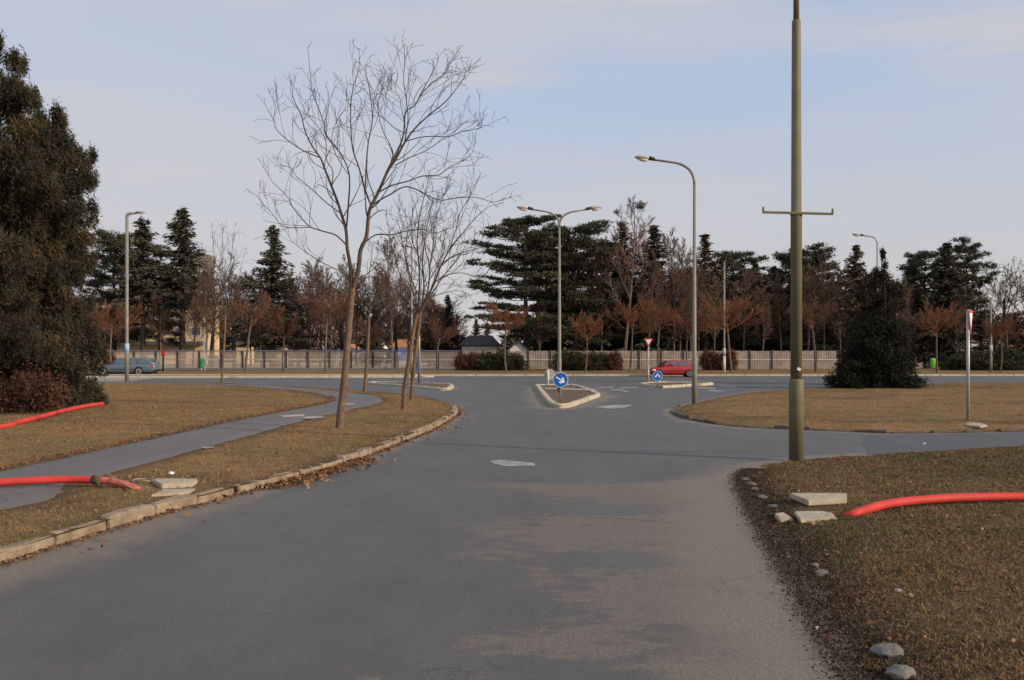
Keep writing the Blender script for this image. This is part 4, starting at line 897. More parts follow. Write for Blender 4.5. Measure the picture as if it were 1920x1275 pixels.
for pts, a, b_, r0 in (
    ([(709, 361), (727, 318), (745, 285), (757, 250), (760, 210), (777, 199), (792, 170), (806, 145), (817, 119), (824, 78)], -.1, .8, .034),
    ([(777, 199), (790, 178), (810, 155), (835, 137), (846, 108), (858, 72)], .4, .2, .016),
    ([(696, 386), (685, 357), (673, 314), (662, 282), (658, 242), (658, 195), (663, 160), (673, 130), (673, 87)], .0, -1.1, .030),
    ([(685, 357), (687, 307), (691, 264), (698, 228), (696, 191), (691, 155), (685, 135), (685, 98)], -.2, 1.2, .026),
    ([(649, 433), (653, 386), (655, 329), (640, 290), (612, 253), (608, 235), (600, 210), (588, 180), (583, 155), (577, 83)], .2, -.9, .028),
    ([(601, 296), (568, 282), (536, 260), (514, 235), (516, 200), (511, 180)], .3, 1.0, .019),
    ([(648, 458), (630, 441), (604, 433), (583, 426), (568, 412), (547, 386), (536, 365), (510, 340), (496, 312)], .0, -1.2, .027),
    ([(583, 426), (555, 427), (530, 424), (510, 400), (492, 380), (486, 366)], -.5, .2, .015),
    ([(640, 401), (612, 380), (590, 360), (573, 345), (555, 330), (547, 315), (530, 312)], .2, 1.3, .018),
    ([(696, 386), (714, 374), (731, 365), (759, 350), (785, 357), (821, 375), (857, 371), (893, 370), (925, 379), (944, 372)], .0, -1.0, .027),
    ([(709, 361), (734, 348), (767, 339), (792, 330), (821, 329), (842, 314), (864, 303), (886, 285), (891, 256)], -.1, .9, .025),
    ([(684, 455), (705, 440), (734, 440), (763, 433), (792, 430), (815, 437), (840, 428)], .0, -1.3, .024),
    ([(741, 310), (767, 296), (799, 282), (832, 260), (857, 242), (875, 226)], -.2, 1.4, .018),
    ([(760, 265), (796, 256), (842, 256), (868, 246), (903, 238), (898, 213)], -.4, -1.5, .017),
    ([(740, 302), (730, 270), (720, 250), (712, 225), (708, 195), (718, 165), (713, 125)], -.2, .9, .016),
    ([(759, 250), (740, 240), (720, 222), (706, 210), (700, 190), (712, 172), (732, 155), (730, 125)], .2, -.9, .015),
    ([(759, 230), (752, 200), (748, 180), (732, 165), (728, 140)], .3, 1.3, .012),
    ([(803, 217), (815, 190), (840, 160), (858, 152), (862, 140), (870, 120)], -.4, .9, .013),
    ([(622, 350), (624, 320), (612, 300), (611, 265), (598, 240), (585, 225), (570, 205), (555, 165)], .3, -.8, .017),
    ([(655, 329), (645, 315), (630, 290), (622, 260), (630, 230), (648, 200), (650, 165)], -.3, -1.2, .014),
    ([(661, 530), (690, 512), (712, 495), (735, 478), (755, 470)], .05, .8, .020),
    ([(658, 520), (630, 505), (600, 490), (570, 470), (548, 452), (535, 430)], .05, .9, .018),
    ([(759, 267), (765, 225), (762, 190), (757, 150), (759, 110), (757, 72)], -.2, -.8, .016)):
    HB.append(limb(pts, Y0, a, b_, r0 * .8, .005, 1))
prH = dict(n=[6, 8, 9, 7], taper=[.5, .4, .35, .5], rmin=.0042, wander=[.05, .10, .155, .19], up=[0, .05, .07, .06], t0=[.3, .3, .25, .2], kids=[0, 4, 2.2, 0], ang=[.7, .62, .6, .6], len=[.5, .48, .55, .5], rk=[.6, .46, .6, .6])
random.seed(11); base = list(HB)
for pts, rr, lev in base[1:]:
    ln = sum((Vector(pts[i + 1]) - Vector(pts[i])).length for i in range(len(pts) - 1)); p2 = dict(prH); p2['kids'] = [0, 4 + ln * 2.0, 1.9, 0]; p2['len'] = [.5, min(.5, 1.25 / ln), .62, .5]
    spawn(HB, pts, rr, ln, 1, p2, .22)
_zl = A(0, 118, Y0).z; HB = [([(p[0], p[1], p[2] if p[2] < _zl else _zl + (p[2] - _zl) * .55) for p in pts], r, l) for pts, r, l in HB]
g = G(637, 803, LZ); o = empty('bare_tree', (g.x, g.y, LZ), 'tallest bare tree with a leaning forked trunk on the grass strip behind the kerb', 'tree')
split_tree('bare_tree', shift(HB, o.location), M_bark, M_twig, o, 4)
# --- its neighbours
def roadside(px, by, trunk, limbs, label, seed, r0, prm):
    random.seed(seed); Yb = G(px, by, LZ).y; out = [limb(trunk, Yb, 0, 0, r0, r0 * .75, 0)]
    bs = []
    for pts, b_, rr in limbs: bs.append(limb(pts, Yb, 0, b_, rr * .68, .006, 1))
    out += bs
    for pts, rr, lev in bs:
        ln = sum((Vector(pts[i + 1]) - Vector(pts[i])).length for i in range(len(pts) - 1)); p2 = dict(prm); p2['kids'] = [0, 4 + ln * 2.0, 2.2, 0]; p2['len'] = [.5, min(.55, 1.5 / ln), .58, .5]
        spawn(out, pts, rr, ln, 1, p2, .15)
    g = G(px, by, LZ); o = empty('bare_tree', (g.x, g.y, LZ), label, 'tree'); split_tree('bare_tree', shift(out, o.location), M_bark, M_twig, o, 4)
prN = dict(prH); prN['rmin'] = .0055
roadside(757, 769, [(756, 772), (760, 720), (768, 670), (776, 615), (783, 588)], [
    ([(783, 590), (800, 560), (815, 530), (826, 500), (842, 470), (865, 440), (895, 405), (920, 385)], -.8, .06), ([(781, 592), (786, 550), (786, 500), (782, 450), (788, 400), (800, 350), (805, 320)], .8, .05),
    ([(783, 588), (802, 548), (806, 500), (812, 460), (814, 420), (825, 385), (835, 360)], .6, .045), ([(779, 600), (764, 560), (752, 520), (742, 490), (735, 460), (728, 430)], -.5, .035),
    ([(826, 500), (850, 480), (880, 470), (905, 462), (925, 440)], -1.2, .03), ([(815, 530), (840, 515), (870, 512), (895, 520), (915, 510)], .9, .026), ([(842, 470), (855, 430), (862, 400), (880, 370), (890, 345)], -.2, .026),
    ([(788, 560), (770, 520), (760, 470), (765, 430), (758, 390)], -1.2, .03), ([(800, 560), (830, 550), (860, 545), (885, 555)], .6, .022), ([(806, 500), (795, 450), (800, 410), (815, 370)], -.9, .025)],
    'bare tree with a low spreading crown at the corner, front one of a close pair', 21, .088, prN)
roadside(772, 750, [(771, 752), (775, 700), (781, 650), (786, 610), (788, 585)], [
    ([(788, 588), (795, 540), (792, 490), (798, 440), (806, 400), (812, 370)], .8, .06), ([(788, 590), (775, 550), (765, 510), (757, 470), (750, 430), (742, 405)], -.6, .05), ([(788, 585), (810, 550), (830, 520), (850, 495), (868, 470), (880, 445)], .7, .05),
    ([(792, 490), (775, 460), (772, 420), (776, 390)], -.9, .03), ([(795, 540), (820, 500), (830, 460), (838, 420)], -.6, .03), ([(786, 605), (760, 590), (735, 580), (715, 570)], .4, .025)],
    'bare tree whose dark trunk stands just behind the front corner tree', 22, .080, prN)
roadside(684, 736, [(683, 738), (686, 700), (689, 660), (691, 620), (692, 590)], [
    ([(692, 592), (694, 560), (692, 520), (697, 480), (700, 455)], .6, .045), ([(691, 600), (680, 570), (668, 545), (660, 515)], -.5, .035), ([(692, 590), (706, 560), (718, 530), (728, 500)], .5, .035), ([(690, 630), (706, 612), (722, 600), (735, 585)], -.4, .025), ([(690, 625), (672, 610), (655, 602), (640, 590)], .6, .025)],
    'slender bare tree behind the tallest one, by the far lawn edge', 23, .085, prN)
roadside(416, 718.5, [(416, 720), (417, 690), (420, 650), (422, 610), (422, 590)], [
    ([(422, 592), (424, 560), (420, 520), (416, 485), (418, 450), (415, 425)], .6, .05), ([(422, 600), (405, 570), (395, 535), (388, 500), (382, 470)], -.6, .04), ([(422, 595), (436, 565), (446, 530), (452, 500), (458, 475)], .6, .04), ([(420, 640), (404, 622), (392, 610), (382, 600)], -.3, .03), ([(421, 620), (440, 600), (455, 580), (470, 560)], .4, .03), ([(420, 520), (405, 495), (400, 460), (398, 435)], .8, .03), ([(420, 520), (432, 490), (436, 460), (440, 435)], -.8, .03)],
    'slim bare tree at the far end of the lawn, right of the blue car', 24, .075, prN)

# --- prototype trees (built once at full size, then copied)
pr_young = dict(n=[5, 6, 5, 4], taper=[.6, .35, .5, .7], rmin=.013, wander=[.05, .10, .15, .18], up=[.0, .07, .09, .10], t0=[.80, .25, .15, .2], kids=[11, 12, 11, 0], ang=[.95, .60, .65, .6], len=[1.35, .42, .45, .5], rk=[.5, .5, .55, .6])
pr_tall = dict(n=[9, 6, 5, 4], taper=[.15, .3, .5, .7], rmin=.017, wander=[.04, .10, .13, .16], up=[.02, .10, .07, .06], t0=[.30, .25, .2, .2], kids=[28, 11, 10, 0], ang=[.72, .62, .6, .6], len=[.34, .42, .45, .5], rk=[.42, .5, .55, .6])
pr_wide = dict(n=[6, 7, 6, 5, 4], taper=[.6, .35, .4, .5, .7], rmin=.016, wander=[.04, .12, .15, .17, .2], up=[0, .05, .05, .05, .05], t0=[.55, .25, .2, .2, .2], kids=[8, 7, 6, 4, 0], ang=[.65, .65, .65, .65, .65], len=[1.1, .5, .5, .5, .5], rk=[.5, .5, .55, .6, .6])
def proto_bare(name, pr, hgt, r0, trunkh, bark, twig, seed, lean=0.05):
    random.seed(seed); out = []; grow(out, (0, 0, -.1), unit((lean, 0, 1)), trunkh, r0, 0, pr)
    zmax = max(p[2] for pts, r, l in out for p in pts); k = hgt / zmax
    out = [([(p[0] * k, p[1] * k, p[2] * k) for p in pts], r, l) for pts, r, l in out]
    return out
def mesh_pair(name, out, sides=3):
    return tubes(name + '_trunk', [(p, r) for p, r, l in out if l == 0], 8), tubes(name + '_crown', [(p, r) for p, r, l in out if l > 0], sides)
def leaf_tree(fn, name, **k): return fn(name, **k)
def spruce_mesh(name, h, Rm, seed, droop=.25, dens=1.0, gap=.0, t_low=.06, power=.9, open_=.75):
    rg = np.random.default_rng(seed); cen, dr_, ln, tn, br = [], [], [], [], []
    z = h * t_low
    while z < h * .985:
        t = z / h; Lm = Rm * (1 - t) ** power * rg.uniform(.8, 1.12) + .12; k = int(rg.integers(6, 10)); a0 = rg.random() * 6.28
        for i in range(k):
            if rg.random() < gap: continue
            a = a0 + 6.283 * i / k + rg.normal(0, .15); Lb = Lm * rg.uniform(open_ * .8, 1.25); up = .35 * t - droop * (1 - t) + rg.normal(0, .07)
            m = max(3, int(Lb / .15 * dens)); u = (np.arange(m) + .6) / m; r_ = Lb * u
            zz = z + rg.normal(0, h * .010) + up * r_ + .10 * Lb * u ** 2.2 * (1.0 if t > .3 else .5)
            P = np.stack([r_ * math.cos(a), r_ * math.sin(a), zz], 1); br.append((P[[0, m // 2, m - 1]], [.03 * (1 - t) + .012, .015, .008]))
            out_d = np.array([math.cos(a), math.sin(a), up]); sdv = np.array([-math.sin(a), math.cos(a), 0])
            for s, q in ((1, .9), (-1, .9), (0, .8)):
                w_ = (1 - u * .75) * .30 * Lb * rg.uniform(.6, 1.2, m) * (s != 0)
                nsub = 2 if s else 1
                for f in np.linspace(.45, 1, nsub):
                    c = P + sdv * (s * w_ * f)[:, None] + rg.normal(0, .07, (m, 3)) + np.array([0, 0, 1]) * rg.normal(0, .10, (m, 1)); c[:, 2] -= .28 * w_ * f + (.10 if s == 0 else 0)
                    cen.append(c); d = out_d * .6 + sdv * s * .55 + np.array([0, 0, -.32]) + rg.normal(0, .30, (m, 3)); dr_.append(d); ln.append(rg.uniform(.28, .55, m)); tn.append(np.clip(.25 + .5 * rg.random(m) + .25 * (u > .75), 0, 1))
        z += h * rg.uniform(.018, .030)
    cen = np.concatenate(cen); m = leaves(name + '_crown', cen, np.concatenate(dr_), np.concatenate(ln), .13 * np.ones(len(cen)) * rg.uniform(.7, 1.3, len(cen)), np.concatenate(tn))
    tr = tubes(name + '_trunk', [([(0, 0, -.1), (.02, 0, h * .3), (0, .02, h * .65), (0, 0, h * .99)], [h * .016, h * .012, h * .007, .012])] + [(p.tolist(), r) for p, r in br], 6)
    return tr, m
def pine_mesh(name, h, Rm, seed, t0=.28, layers=9, flat=.5, per=9):
    rg = np.random.default_rng(seed); random.seed(seed); cen, dr_, ln, tn = [], [], [], []; polys = [([(0, 0, -.1), (.1, 0, h * .35), (-.05, .1, h * .7), (0, .05, h * .97)], [h * .020, h * .016, h * .011, .03])]
    for li in range(layers):
        t = t0 + (1 - t0) * (li + .5) / layers; prof = math.sin(min(1, (t - t0) / (1 - t0) * .60 + .28) * math.pi) ** .6
        k = int(rg.integers(4, 7)); a0 = rg.random() * 6.28
        for i in range(k):
            a = a0 + 6.283 * i / k + rg.normal(0, .25); Lb = Rm * prof * rg.uniform(.6, 1.15); zz = h * t + rg.normal(0, h * .018); up = rg.uniform(-.05, .22) + .25 * (t - .5)
            d = np.array([math.cos(a), math.sin(a), up]); e = np.array([-math.sin(a), math.cos(a), 0]); p0 = np.array([0, 0, zz]); tip = p0 + d * Lb
            polys.append(([tuple(p0), tuple(p0 + d * Lb * .5 + [0, 0, -.06 * Lb]), tuple(tip)], [.05 + .02 * Lb / 3, .04, .015]))
            for s in range(per):
                u = rg.uniform(.30, 1.05); c0 = p0 + d * Lb * u + e * rg.normal(0, .22) * Lb * (1.2 - .5 * u) + np.array([0, 0, rg.normal(.08, .10)])
                polys.append(([tuple(p0 + d * Lb * u * .8), tuple((p0 + d * Lb * u * .9 + c0) / 2), tuple(c0)], [.02, .014, .008]))
                m = 46; dv = nrm(rg.normal(size=(m, 3)) + np.array([0, 0, .65])); rr = rg.uniform(.08, .55, m)[:, None] * rg.uniform(.7, 1.35)
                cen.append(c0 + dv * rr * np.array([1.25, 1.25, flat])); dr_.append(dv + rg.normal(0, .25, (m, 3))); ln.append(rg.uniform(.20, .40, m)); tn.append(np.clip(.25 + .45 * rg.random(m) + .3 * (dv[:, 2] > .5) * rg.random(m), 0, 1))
    cen = np.concatenate(cen); m = leaves(name + '_crown', cen, np.concatenate(dr_), np.concatenate(ln), rg.uniform(.06, .13, len(cen)), np.concatenate(tn))
    return tubes(name + '_trunk', polys, 6), m
def spray_mesh(name, h, prof, n, m, seed, size, hang=1.0, tint_lo=0.0, stems=3, spread=(.26, .42), branches=0, wr=.34):
    # dense conifer or shrub of drooping sprays; prof(t) gives the radius at relative height t
    rg = np.random.default_rng(seed); t = rg.random(n * 2) ; pr_ = np.array([prof(x) for x in t]); keep = rg.random(n * 2) < pr_ / pr_.max() + .06; t, pr_ = t[keep][:n], pr_[keep][:n]; n = len(t)
    a = rg.random(n) * 6.283; lump = 1 + .16 * np.sin(a * 3 + t * 9 + seed) + .13 * np.sin(a * 5 - t * 17 + seed * 2) + .10 * rg.normal(size=n)
    r_ = pr_ * lump * (1 - .75 * rg.random(n) ** 2.2)
    if branches:                                  # sprays gathered along a limited number of uneven boughs
        bt = t[rg.integers(0, n, branches)]; ba = rg.random(branches) * 6.283; bl = rg.uniform(.45, 1.40, branches); bi = rg.integers(0, branches, n)
        u = 1 - .85 * rg.random(n) ** 1.9; pb = np.array([prof(x) for x in bt]) * bl
        r_ = pb[bi] * u; a = ba[bi] + rg.normal(0, .12, n) * (.4 + .6 / np.maximum(u, .3)) ; rise = (.35 + .4 * bt[bi]) * r_ - .55 * pb[bi] * u ** 2.5 * .6
        t = np.clip((bt[bi] * h + rise - .25 * pb[bi] + rg.normal(0, .14, n)) / h, .01, .995)
    p = np.stack([r_ * np.cos(a), r_ * np.sin(a), t * h], 1); o_ = np.stack([np.cos(a), np.sin(a), np.zeros(n)], 1)
    s = rg.uniform(.6, 1.3, (n, 1, 1)); off = rg.normal(size=(n, m, 3)) * np.array([spread[0], spread[0], spread[1]]) * .5 * s
    cen = p[:, None] + off + o_[:, None] * np.clip(.25 - .3 * np.abs(off[..., 2:3]), 0, 1) * .6
    d = o_[:, None] * .45 + np.array([0, 0, -.8 * hang]) + rg.normal(0, .42, (n, m, 3))
    cl = rg.random((n, 1)) if not branches else np.clip(rg.random(branches)[bi] * .8 + .2 * rg.random(n), 0, 1)[:, None]; tn = np.clip(tint_lo + .28 * cl + .42 * rg.random((n, m)) + .22 * (cl > .80), 0, 1)
    N_ = n * m; me = leaves(name + '_crown', cen.reshape(-1, 3), d.reshape(-1, 3), size * rg.uniform(.6, 1.4, N_), size * wr * rg.uniform(.6, 1.4, N_), tn.reshape(-1))
    polys = []
    for k in range(stems):
        aa = rg.random() * 6.28; q = prof(.3) * .3 * (k > 0); polys.append(([(0, 0, -.1), (q * math.cos(aa) * .4, q * math.sin(aa) * .4, h * .3), (q * math.cos(aa), q * math.sin(aa), h * .65), (q * math.cos(aa) * .6, q * math.sin(aa) * .6, h * (.97 - .1 * k))], [.013 * h, .011 * h, .007 * h, .012]))
    for k in range(0, n, max(1, n // 260)):
        polys.append(([(0, 0, max(.1, p[k, 2] - r_[k] * .6)), tuple(p[k] * np.array([.5, .5, 1]) - np.array([0, 0, r_[k] * .15])), tuple(p[k])], [.03, .02, .008]))
    return tubes(name + '_trunk', polys, 6), me
def plant(kind, pair, mats, loc, label, cat, group=None, scale=(1, 1, 1), rz=0.0):
    o = empty(kind, loc, label, cat, group, rz); o.scale = scale
    link('trunk', pair[0], mats[0], o); link('crown', pair[1], mats[1], o); return o

# --- dark conifers at the left edge and the yew on the right lawn
def profA(t): return np.interp(t, [0, .05, .12, .25, .45, .62, .74, .84, .92, .97, 1.0], [1.30, 1.42, 1.35, 1.25, 1.20, 1.30, 1.35, .92, .45, .16, .03])
def profB(t): return np.interp(t, [0, .08, .2, .4, .6, .75, .88, .96, 1.0], [1.9, 2.1, 2.1, 2.0, 1.75, 1.3, .68, .22, .03])
g = A(92, 0, 35.5); plant('thuja', spray_mesh('thuja', A(0, 186, 35.5).z - LZ, profA, 9500, 20, 3, .17, .6, .0, 3, (.13, .27), 210, .17), (M_bark_dark, M_thuja), (g.x, 35.5, LZ), 'dark drooping conifer at the left edge, shorter one nearer the blue car', 'tree')
g = A(-2, 0, 33.5); plant('thuja', spray_mesh('thuja', A(0, 52, 33.5).z - LZ, profB, 11000, 20, 4, .17, .6, .06, 3, (.13, .27), 230, .17), (M_bark_dark, M_thuja), (g.x, 33.5, LZ), 'tallest dark conifer cut by the left edge, with warm brown sprays', 'tree')
g = A(60, 0, 31.8); plant('shrub', spray_mesh('red_brush', 1.3, lambda t: np.interp(t, [0, .5, 1], [.7, .9, .2]), 170, 14, 14, .15, -.3, .1, 3), (M_bark_dark, M_shrub_red), (g.x, 31.8, LZ), 'reddish dry brush under the tall dark conifers at left', 'shrub')
def profY(t): return np.interp(t, [0, .06, .2, .4, .6, .8, 1.0], [1.80, 1.92, 1.80, 1.55, 1.25, .85, .25])
Yw = G(1645, 726, FZ).y; g = A(1645, 0, Yw); plant('yew', spray_mesh('yew', A(0, 600, Yw).z - FZ, profY, 3000, 16, 6, .17, .3, .0, 3, (.28, .30), 220), (M_bark_dark, M_yew), (g.x, Yw, FZ), 'dark wide yew bush standing alone on the lawn across the side road', 'shrub')
# --- wood and garden trees beyond the far verge
_pr = spray_mesh('feathery_conifer', A(0, 470, 60.5).z - FZ, lambda t: np.interp(t, [0, .3, .6, .8, .9, 1], [1.7, 1.7, 1.15, .50, .20, .03]), 3600, 15, 36, .14, .25, .0, 2, (.15, .20), 170)
g = A(1653, 0, 60.5); plant('conifer', _pr, (M_bark_dark, leaf_mat('needles_dark_brown', [(.016, .015, .010), (.036, .029, .019), (.065, .046, .028)])), (g.x, 60.5, FZ), 'feathery dark brown conifer rising straight behind the dark yew bush', 'tree')
SP = [spruce_mesh('spruce', 14, 3.0, 31, .3, 1, .22, .06, .85, .5), spruce_mesh('spruce', 14, 2.7, 32, .45, 1, .38, .27, .8, .45), spruce_mesh('spruce', 14, 3.4, 33, .15, 1, .30, .14, .95, .5), spruce_mesh('high_spruce', 14, 3.0, 37, .4, 1.1, .28, .40, .8, .5)]
PN = [pine_mesh('pine', 14, 5.0, 41, .22, 12, .6, 13), pine_mesh('pine', 14, 4.4, 42, .15, 13, .75, 12), pine_mesh('layered_pine', 14, 6.0, 43, .22, 10, .32, 17)]
YG = [mesh_pair('young_tree', proto_bare('y', pr_young, 7.0, .10, 2.6, None, None, s, l)) for s, l in ((51, .02), (52, .14), (53, -.05), (54, -.12), (55, .06), (56, .0))]
TL = [mesh_pair('tall_tree', proto_bare('t', pr_tall, 15.0, .17, 13.0, None, None, s, l)) for s, l in ((61, .04), (62, -.05), (63, .10))]
pr_air = dict(pr_tall); pr_air['kids'] = [17, 8, 6, 0]; pr_air['rmin'] = .020; pr_air['len'] = [.36, .45, .5, .5]
AIR = mesh_pair('airy_tree', proto_bare('a', pr_air, 15.0, .19, 13.0, None, None, 66, .04))
WD = [mesh_pair('wide_tree', proto_bare('w', pr_wide, 12.0, .22, 5.0, None, None, s, l)) for s, l in ((71, .0), (72, .05))]
def far(kind, pair, h0, mats, px, ty, Y, wsc, rz, label, cat='tree', group=None, z=.1):
    zt = A(px, ty, Y).z; k = (zt - z) / h0; g = A(px, 0, Y)
    return plant(kind, pair, mats, (g.x, Y, z), label, cat, group, (k * wsc, k * wsc, k), rz)
mS, mP, mB, mY, mT = (M_bark_dark, M_spruce), (M_bark_dark, M_pine), (M_bark_dark, M_brownfir), (M_bark_far, M_twig_red), (M_bark_far, M_twig_grey)
GS, GP_, GT, GY = 'spruces beyond the far verge', 'pines beyond the far verge', 'bare trees beyond the far verge', 'young trees along the far verge'
for i, px, ty, Y, ws, rz, mm, lb in (
    (3, 268, 408, 112, 1.0, 0, mS, 'dark spruce directly right of the slim lamp by the blue car'), (3, 342, 388, 114, 1.0, 2, mS, 'open spired spruce in front of the grey tower'),
    (2, 512, 424, 118, 1.15, 2, mS, 'broad dark spruce left of the tallest bare tree'), (1, 545, 520, 135, 1.3, 4, mB, 'lower brownish spruce behind the broad one'),
    (0, 706, 578, 140, 1.0, 3, mS, 'narrow dark spruce behind the blue stalls'), (2, 840, 553, 128, .9, 1, mB, 'brownish conical spruce left of the layered pine'), (1, 805, 592, 122, 1.7, 5, mS, 'low broad dark spruce left of the low white house'), (0, 842, 600, 118, 1.9, 3, mS, 'low bushy spruce at the left end of the low white house'),
    (0, 893, 597, 190, 1.0, 2, mS, 'tiny distant spruce seen through the gap by the layered pine'), (2, 914, 605, 180, 1.1, 0, mS, 'small distant spruce above the roof of the low white house'),
    (2, 1168, 418, 116, 1.0, 3, mB, 'dark spruce behind the tree with mistletoe'), (0, 1226, 420, 113, 1.15, 5, mB, 'brownish twin-topped spruce right of the mistletoe tree'), (1, 1322, 438, 115, 1.05, 0, mS, 'dark spruce just right of the single-arm lamp'),
    (0, 1292, 500, 124, 1.6, 2, mB, 'brownish spruce hidden behind the single-arm lamp'), (0, 1415, 482, 121, 1.0, 4, mS, 'dark spruce midway between the single-arm lamp and the tall column'), (2, 1452, 500, 126, 1.3, 1, mB, 'brownish spruce left of the tall olive column'),
    (1, 1605, 458, 108, .95, 2, mS, 'slender spired spruce left of the cone-shaped yew'), (0, 1640, 520, 118, 1.4, 3, mB, 'brownish spruce behind the cone-shaped yew'), (0, 1775, 452, 112, 1.05, 1, mS, 'tall dark spruce between the yew and the edge-on yield sign'), (2, 1712, 500, 120, 1.4, 4, mB, 'brownish broad spruce right of the cone-shaped yew'),
    (1, 1560, 530, 122, 1.6, 3, mB, 'brownish spruce right of the tall olive column'), (0, 1130, 520, 122, 1.5, 1, mB, 'brownish spruce right of the double-arm lamp'), (2, 1370, 540, 128, 1.7, 5, mB, 'brownish spruce behind the plain white-footed pole'), (1, 1500, 540, 128, 1.7, 0, mB, 'brownish spruce directly behind the tall olive column'), (0, 1035, 540, 124, 1.5, 2, mB, 'brownish spruce low behind the double-arm lamp'), (2, 1190, 540, 130, 1.7, 0, mB, 'low brownish spruce at the back behind the yield triangle'), (1, 1250, 540, 128, 1.7, 2, mS, 'low dark spruce at the back behind the red car'), (1, 1840, 590, 112, 1.5, 1, mS, 'low dark spruce behind the edge-on yield sign')):
    far('spruce', SP[i], 14, mm, px, ty, Y, ws * 1.45, rz, lb, group=GS)
for i, px, ty, Y, ws, rz, lb in (
    (2, 985, 418, 110, .80, .4, 'layered dark pine left of the double-arm lamp'), (0, 1078, 428, 112, .85, 1.4, 'rounded dark pine right of the double-arm lamp'), (1, 215, 446, 118, .75, 2, 'dark pine just right of the tall left conifers'), (0, 1110, 455, 118, .9, 3, 'dark pine behind the rounded one'),
    (1, 1375, 482, 118, .9, 1, 'dark pine behind the plain white-footed pole'), (0, 1480, 488, 119, .75, 2.5, 'dark pine left of the tall olive column'), (1, 1522, 474, 117, .95, 4, 'dark pine right of the tall olive column'), (0, 1812, 462, 116, .55, 5, 'narrow dark pine right of the tall dark spruce'), (1, 1735, 482, 116, .9, .5, 'dark pine between the yew and the tall dark spruce'), (0, 300, 470, 125, .6, 3, 'dark pine between the two left spruces'), (0, 1010, 440, 122, .8, 4, 'dark pine at the back of the layered one')):
    far('pine', PN[i], 14, mP, px, ty, Y, ws * 1.2, rz, lb, group=GP_)
for i, px, ty, Y, ws, rz, lb in (
    (0, 1170, 366, 106.5, .85, .3, 'tall bare tree carrying mistletoe balls'), (1, 1262, 425, 110, .75, 2, 'tall brown bare tree right of the mistletoe tree'), (2, 1545, 462, 110, .6, 1, 'thin bare tree rising right of the tall olive column'), (1, 600, 480, 120, 1.0, 3, 'bare tree behind the left limbs of the tallest tree'), (0, 650, 475, 124, 1.0, 5, 'bare tree straight behind the tallest tree'),
    (2, 560, 500, 122, 1.1, 2, 'bare tree between the broad spruce and the tallest tree'), (1, 735, 440, 106.5, .9, 4, 'dark bare tree standing in the fence line right of the tallest tree'), (0, 470, 500, 118, .9, 1, 'bare tree left of the broad spruce'), (2, 190, 540, 112, 1.2, 2, 'brown bare tree behind the notice board'), (1, 225, 560, 113, 1.2, 4, 'brown bare tree behind the blue car'), (0, 1295, 500, 108, .8, 1, 'thin bare tree left of the single-arm lamp'), (2, 1215, 470, 108, .7, 5, 'bare tree rising behind the yield triangle'), (1, 1340, 520, 109, .8, 0, 'thin bare tree right of the single-arm lamp'), (0, 1430, 520, 109, .8, 3, 'thin bare tree over the middle of the board fence')):
    far('bare_tree', AIR if px in (1170, 1545) else TL[i], 15, (M_bark_dark if px == 735 else M_bark_far, M_twig_grey), px, ty, Y, ws, rz, lb, group=GT)
for i, px, ty, Y, ws, rz, lb in (
    (0, 1128, 440, 111, 1.0, 1, 'brown bare tree between the rounded pine and the mistletoe tree'), (1, 1205, 430, 114, 1.0, 2, 'brown bare tree close behind the mistletoe tree'), (2, 1275, 445, 112, .9, 4, 'brown bare tree left of the single-arm lamp head, behind its neighbour'), (0, 1310, 480, 112, 1.0, 5, 'brown bare tree behind the single-arm lamp pole'), (1, 1395, 500, 113, 1.1, 0, 'brown bare tree behind the bent young tree'),
    (2, 1465, 505, 113, 1.0, 1, 'brown bare tree just left of the tall olive column'), (0, 1515, 490, 112, 1.0, 2, 'brown bare tree directly right of the tall olive column'), (1, 1575, 520, 112, 1.0, 3, 'brown bare tree left of the feathery conifer'), (2, 1690, 520, 111, 1.0, 4, 'brown bare tree right of the feathery conifer'), (0, 1795, 540, 110, 1.0, 5, 'brown bare tree left of the edge-on yield sign'),
    (1, 385, 505, 110, 1.2, 2, 'brown bare tree in front of the tan building corner'), (2, 402, 520, 113, 1.2, 4, 'brown bare tree just left of the thin lawn tree crown'), (0, 440, 500, 117, 1.2, 5, 'brown bare tree behind the thick young tree'), (1, 580, 495, 119, 1.2, 1, 'brown bare tree left of the tallest tree fork'), (2, 625, 500, 116, 1.2, 3, 'brown bare tree close left of the tallest tree trunk'), (0, 668, 500, 118, 1.2, 2, 'brown bare tree right of the tallest tree trunk'), (1, 712, 505, 117, 1.2, 5, 'brown bare tree over the deep blue stall'), (2, 765, 530, 119, 1.3, 1, 'brown bare tree over the smallest blue stall'), (0, 815, 560, 117, 1.5, 4, 'low brown bare tree right of the corner pair'), (1, 858, 590, 119, 1.5, 0, 'low brown bare tree left of the low white house'),
    (1, 240, 520, 116, 1.2, 0, 'brown bare tree before the tan building, left of the slim lamp'), (2, 300, 530, 111, 1.2, 1, 'brown bare tree before the tan building, right of the slim lamp'), (0, 362, 520, 111, 1.3, 3, 'brown bare tree before the grey tower'), (1, 490, 540, 114, 1.1, 5, 'brown bare tree before the broad spruce'), (2, 1010, 560, 108, 1.0, 0, 'brown bare tree between the layered pine and the double-arm lamp')):
    far('bare_tree', TL[i], 15, (M_bark_far, M_twig_grey if i != 1 else M_twig_red), px, ty, Y, ws, rz, lb, group=GT)
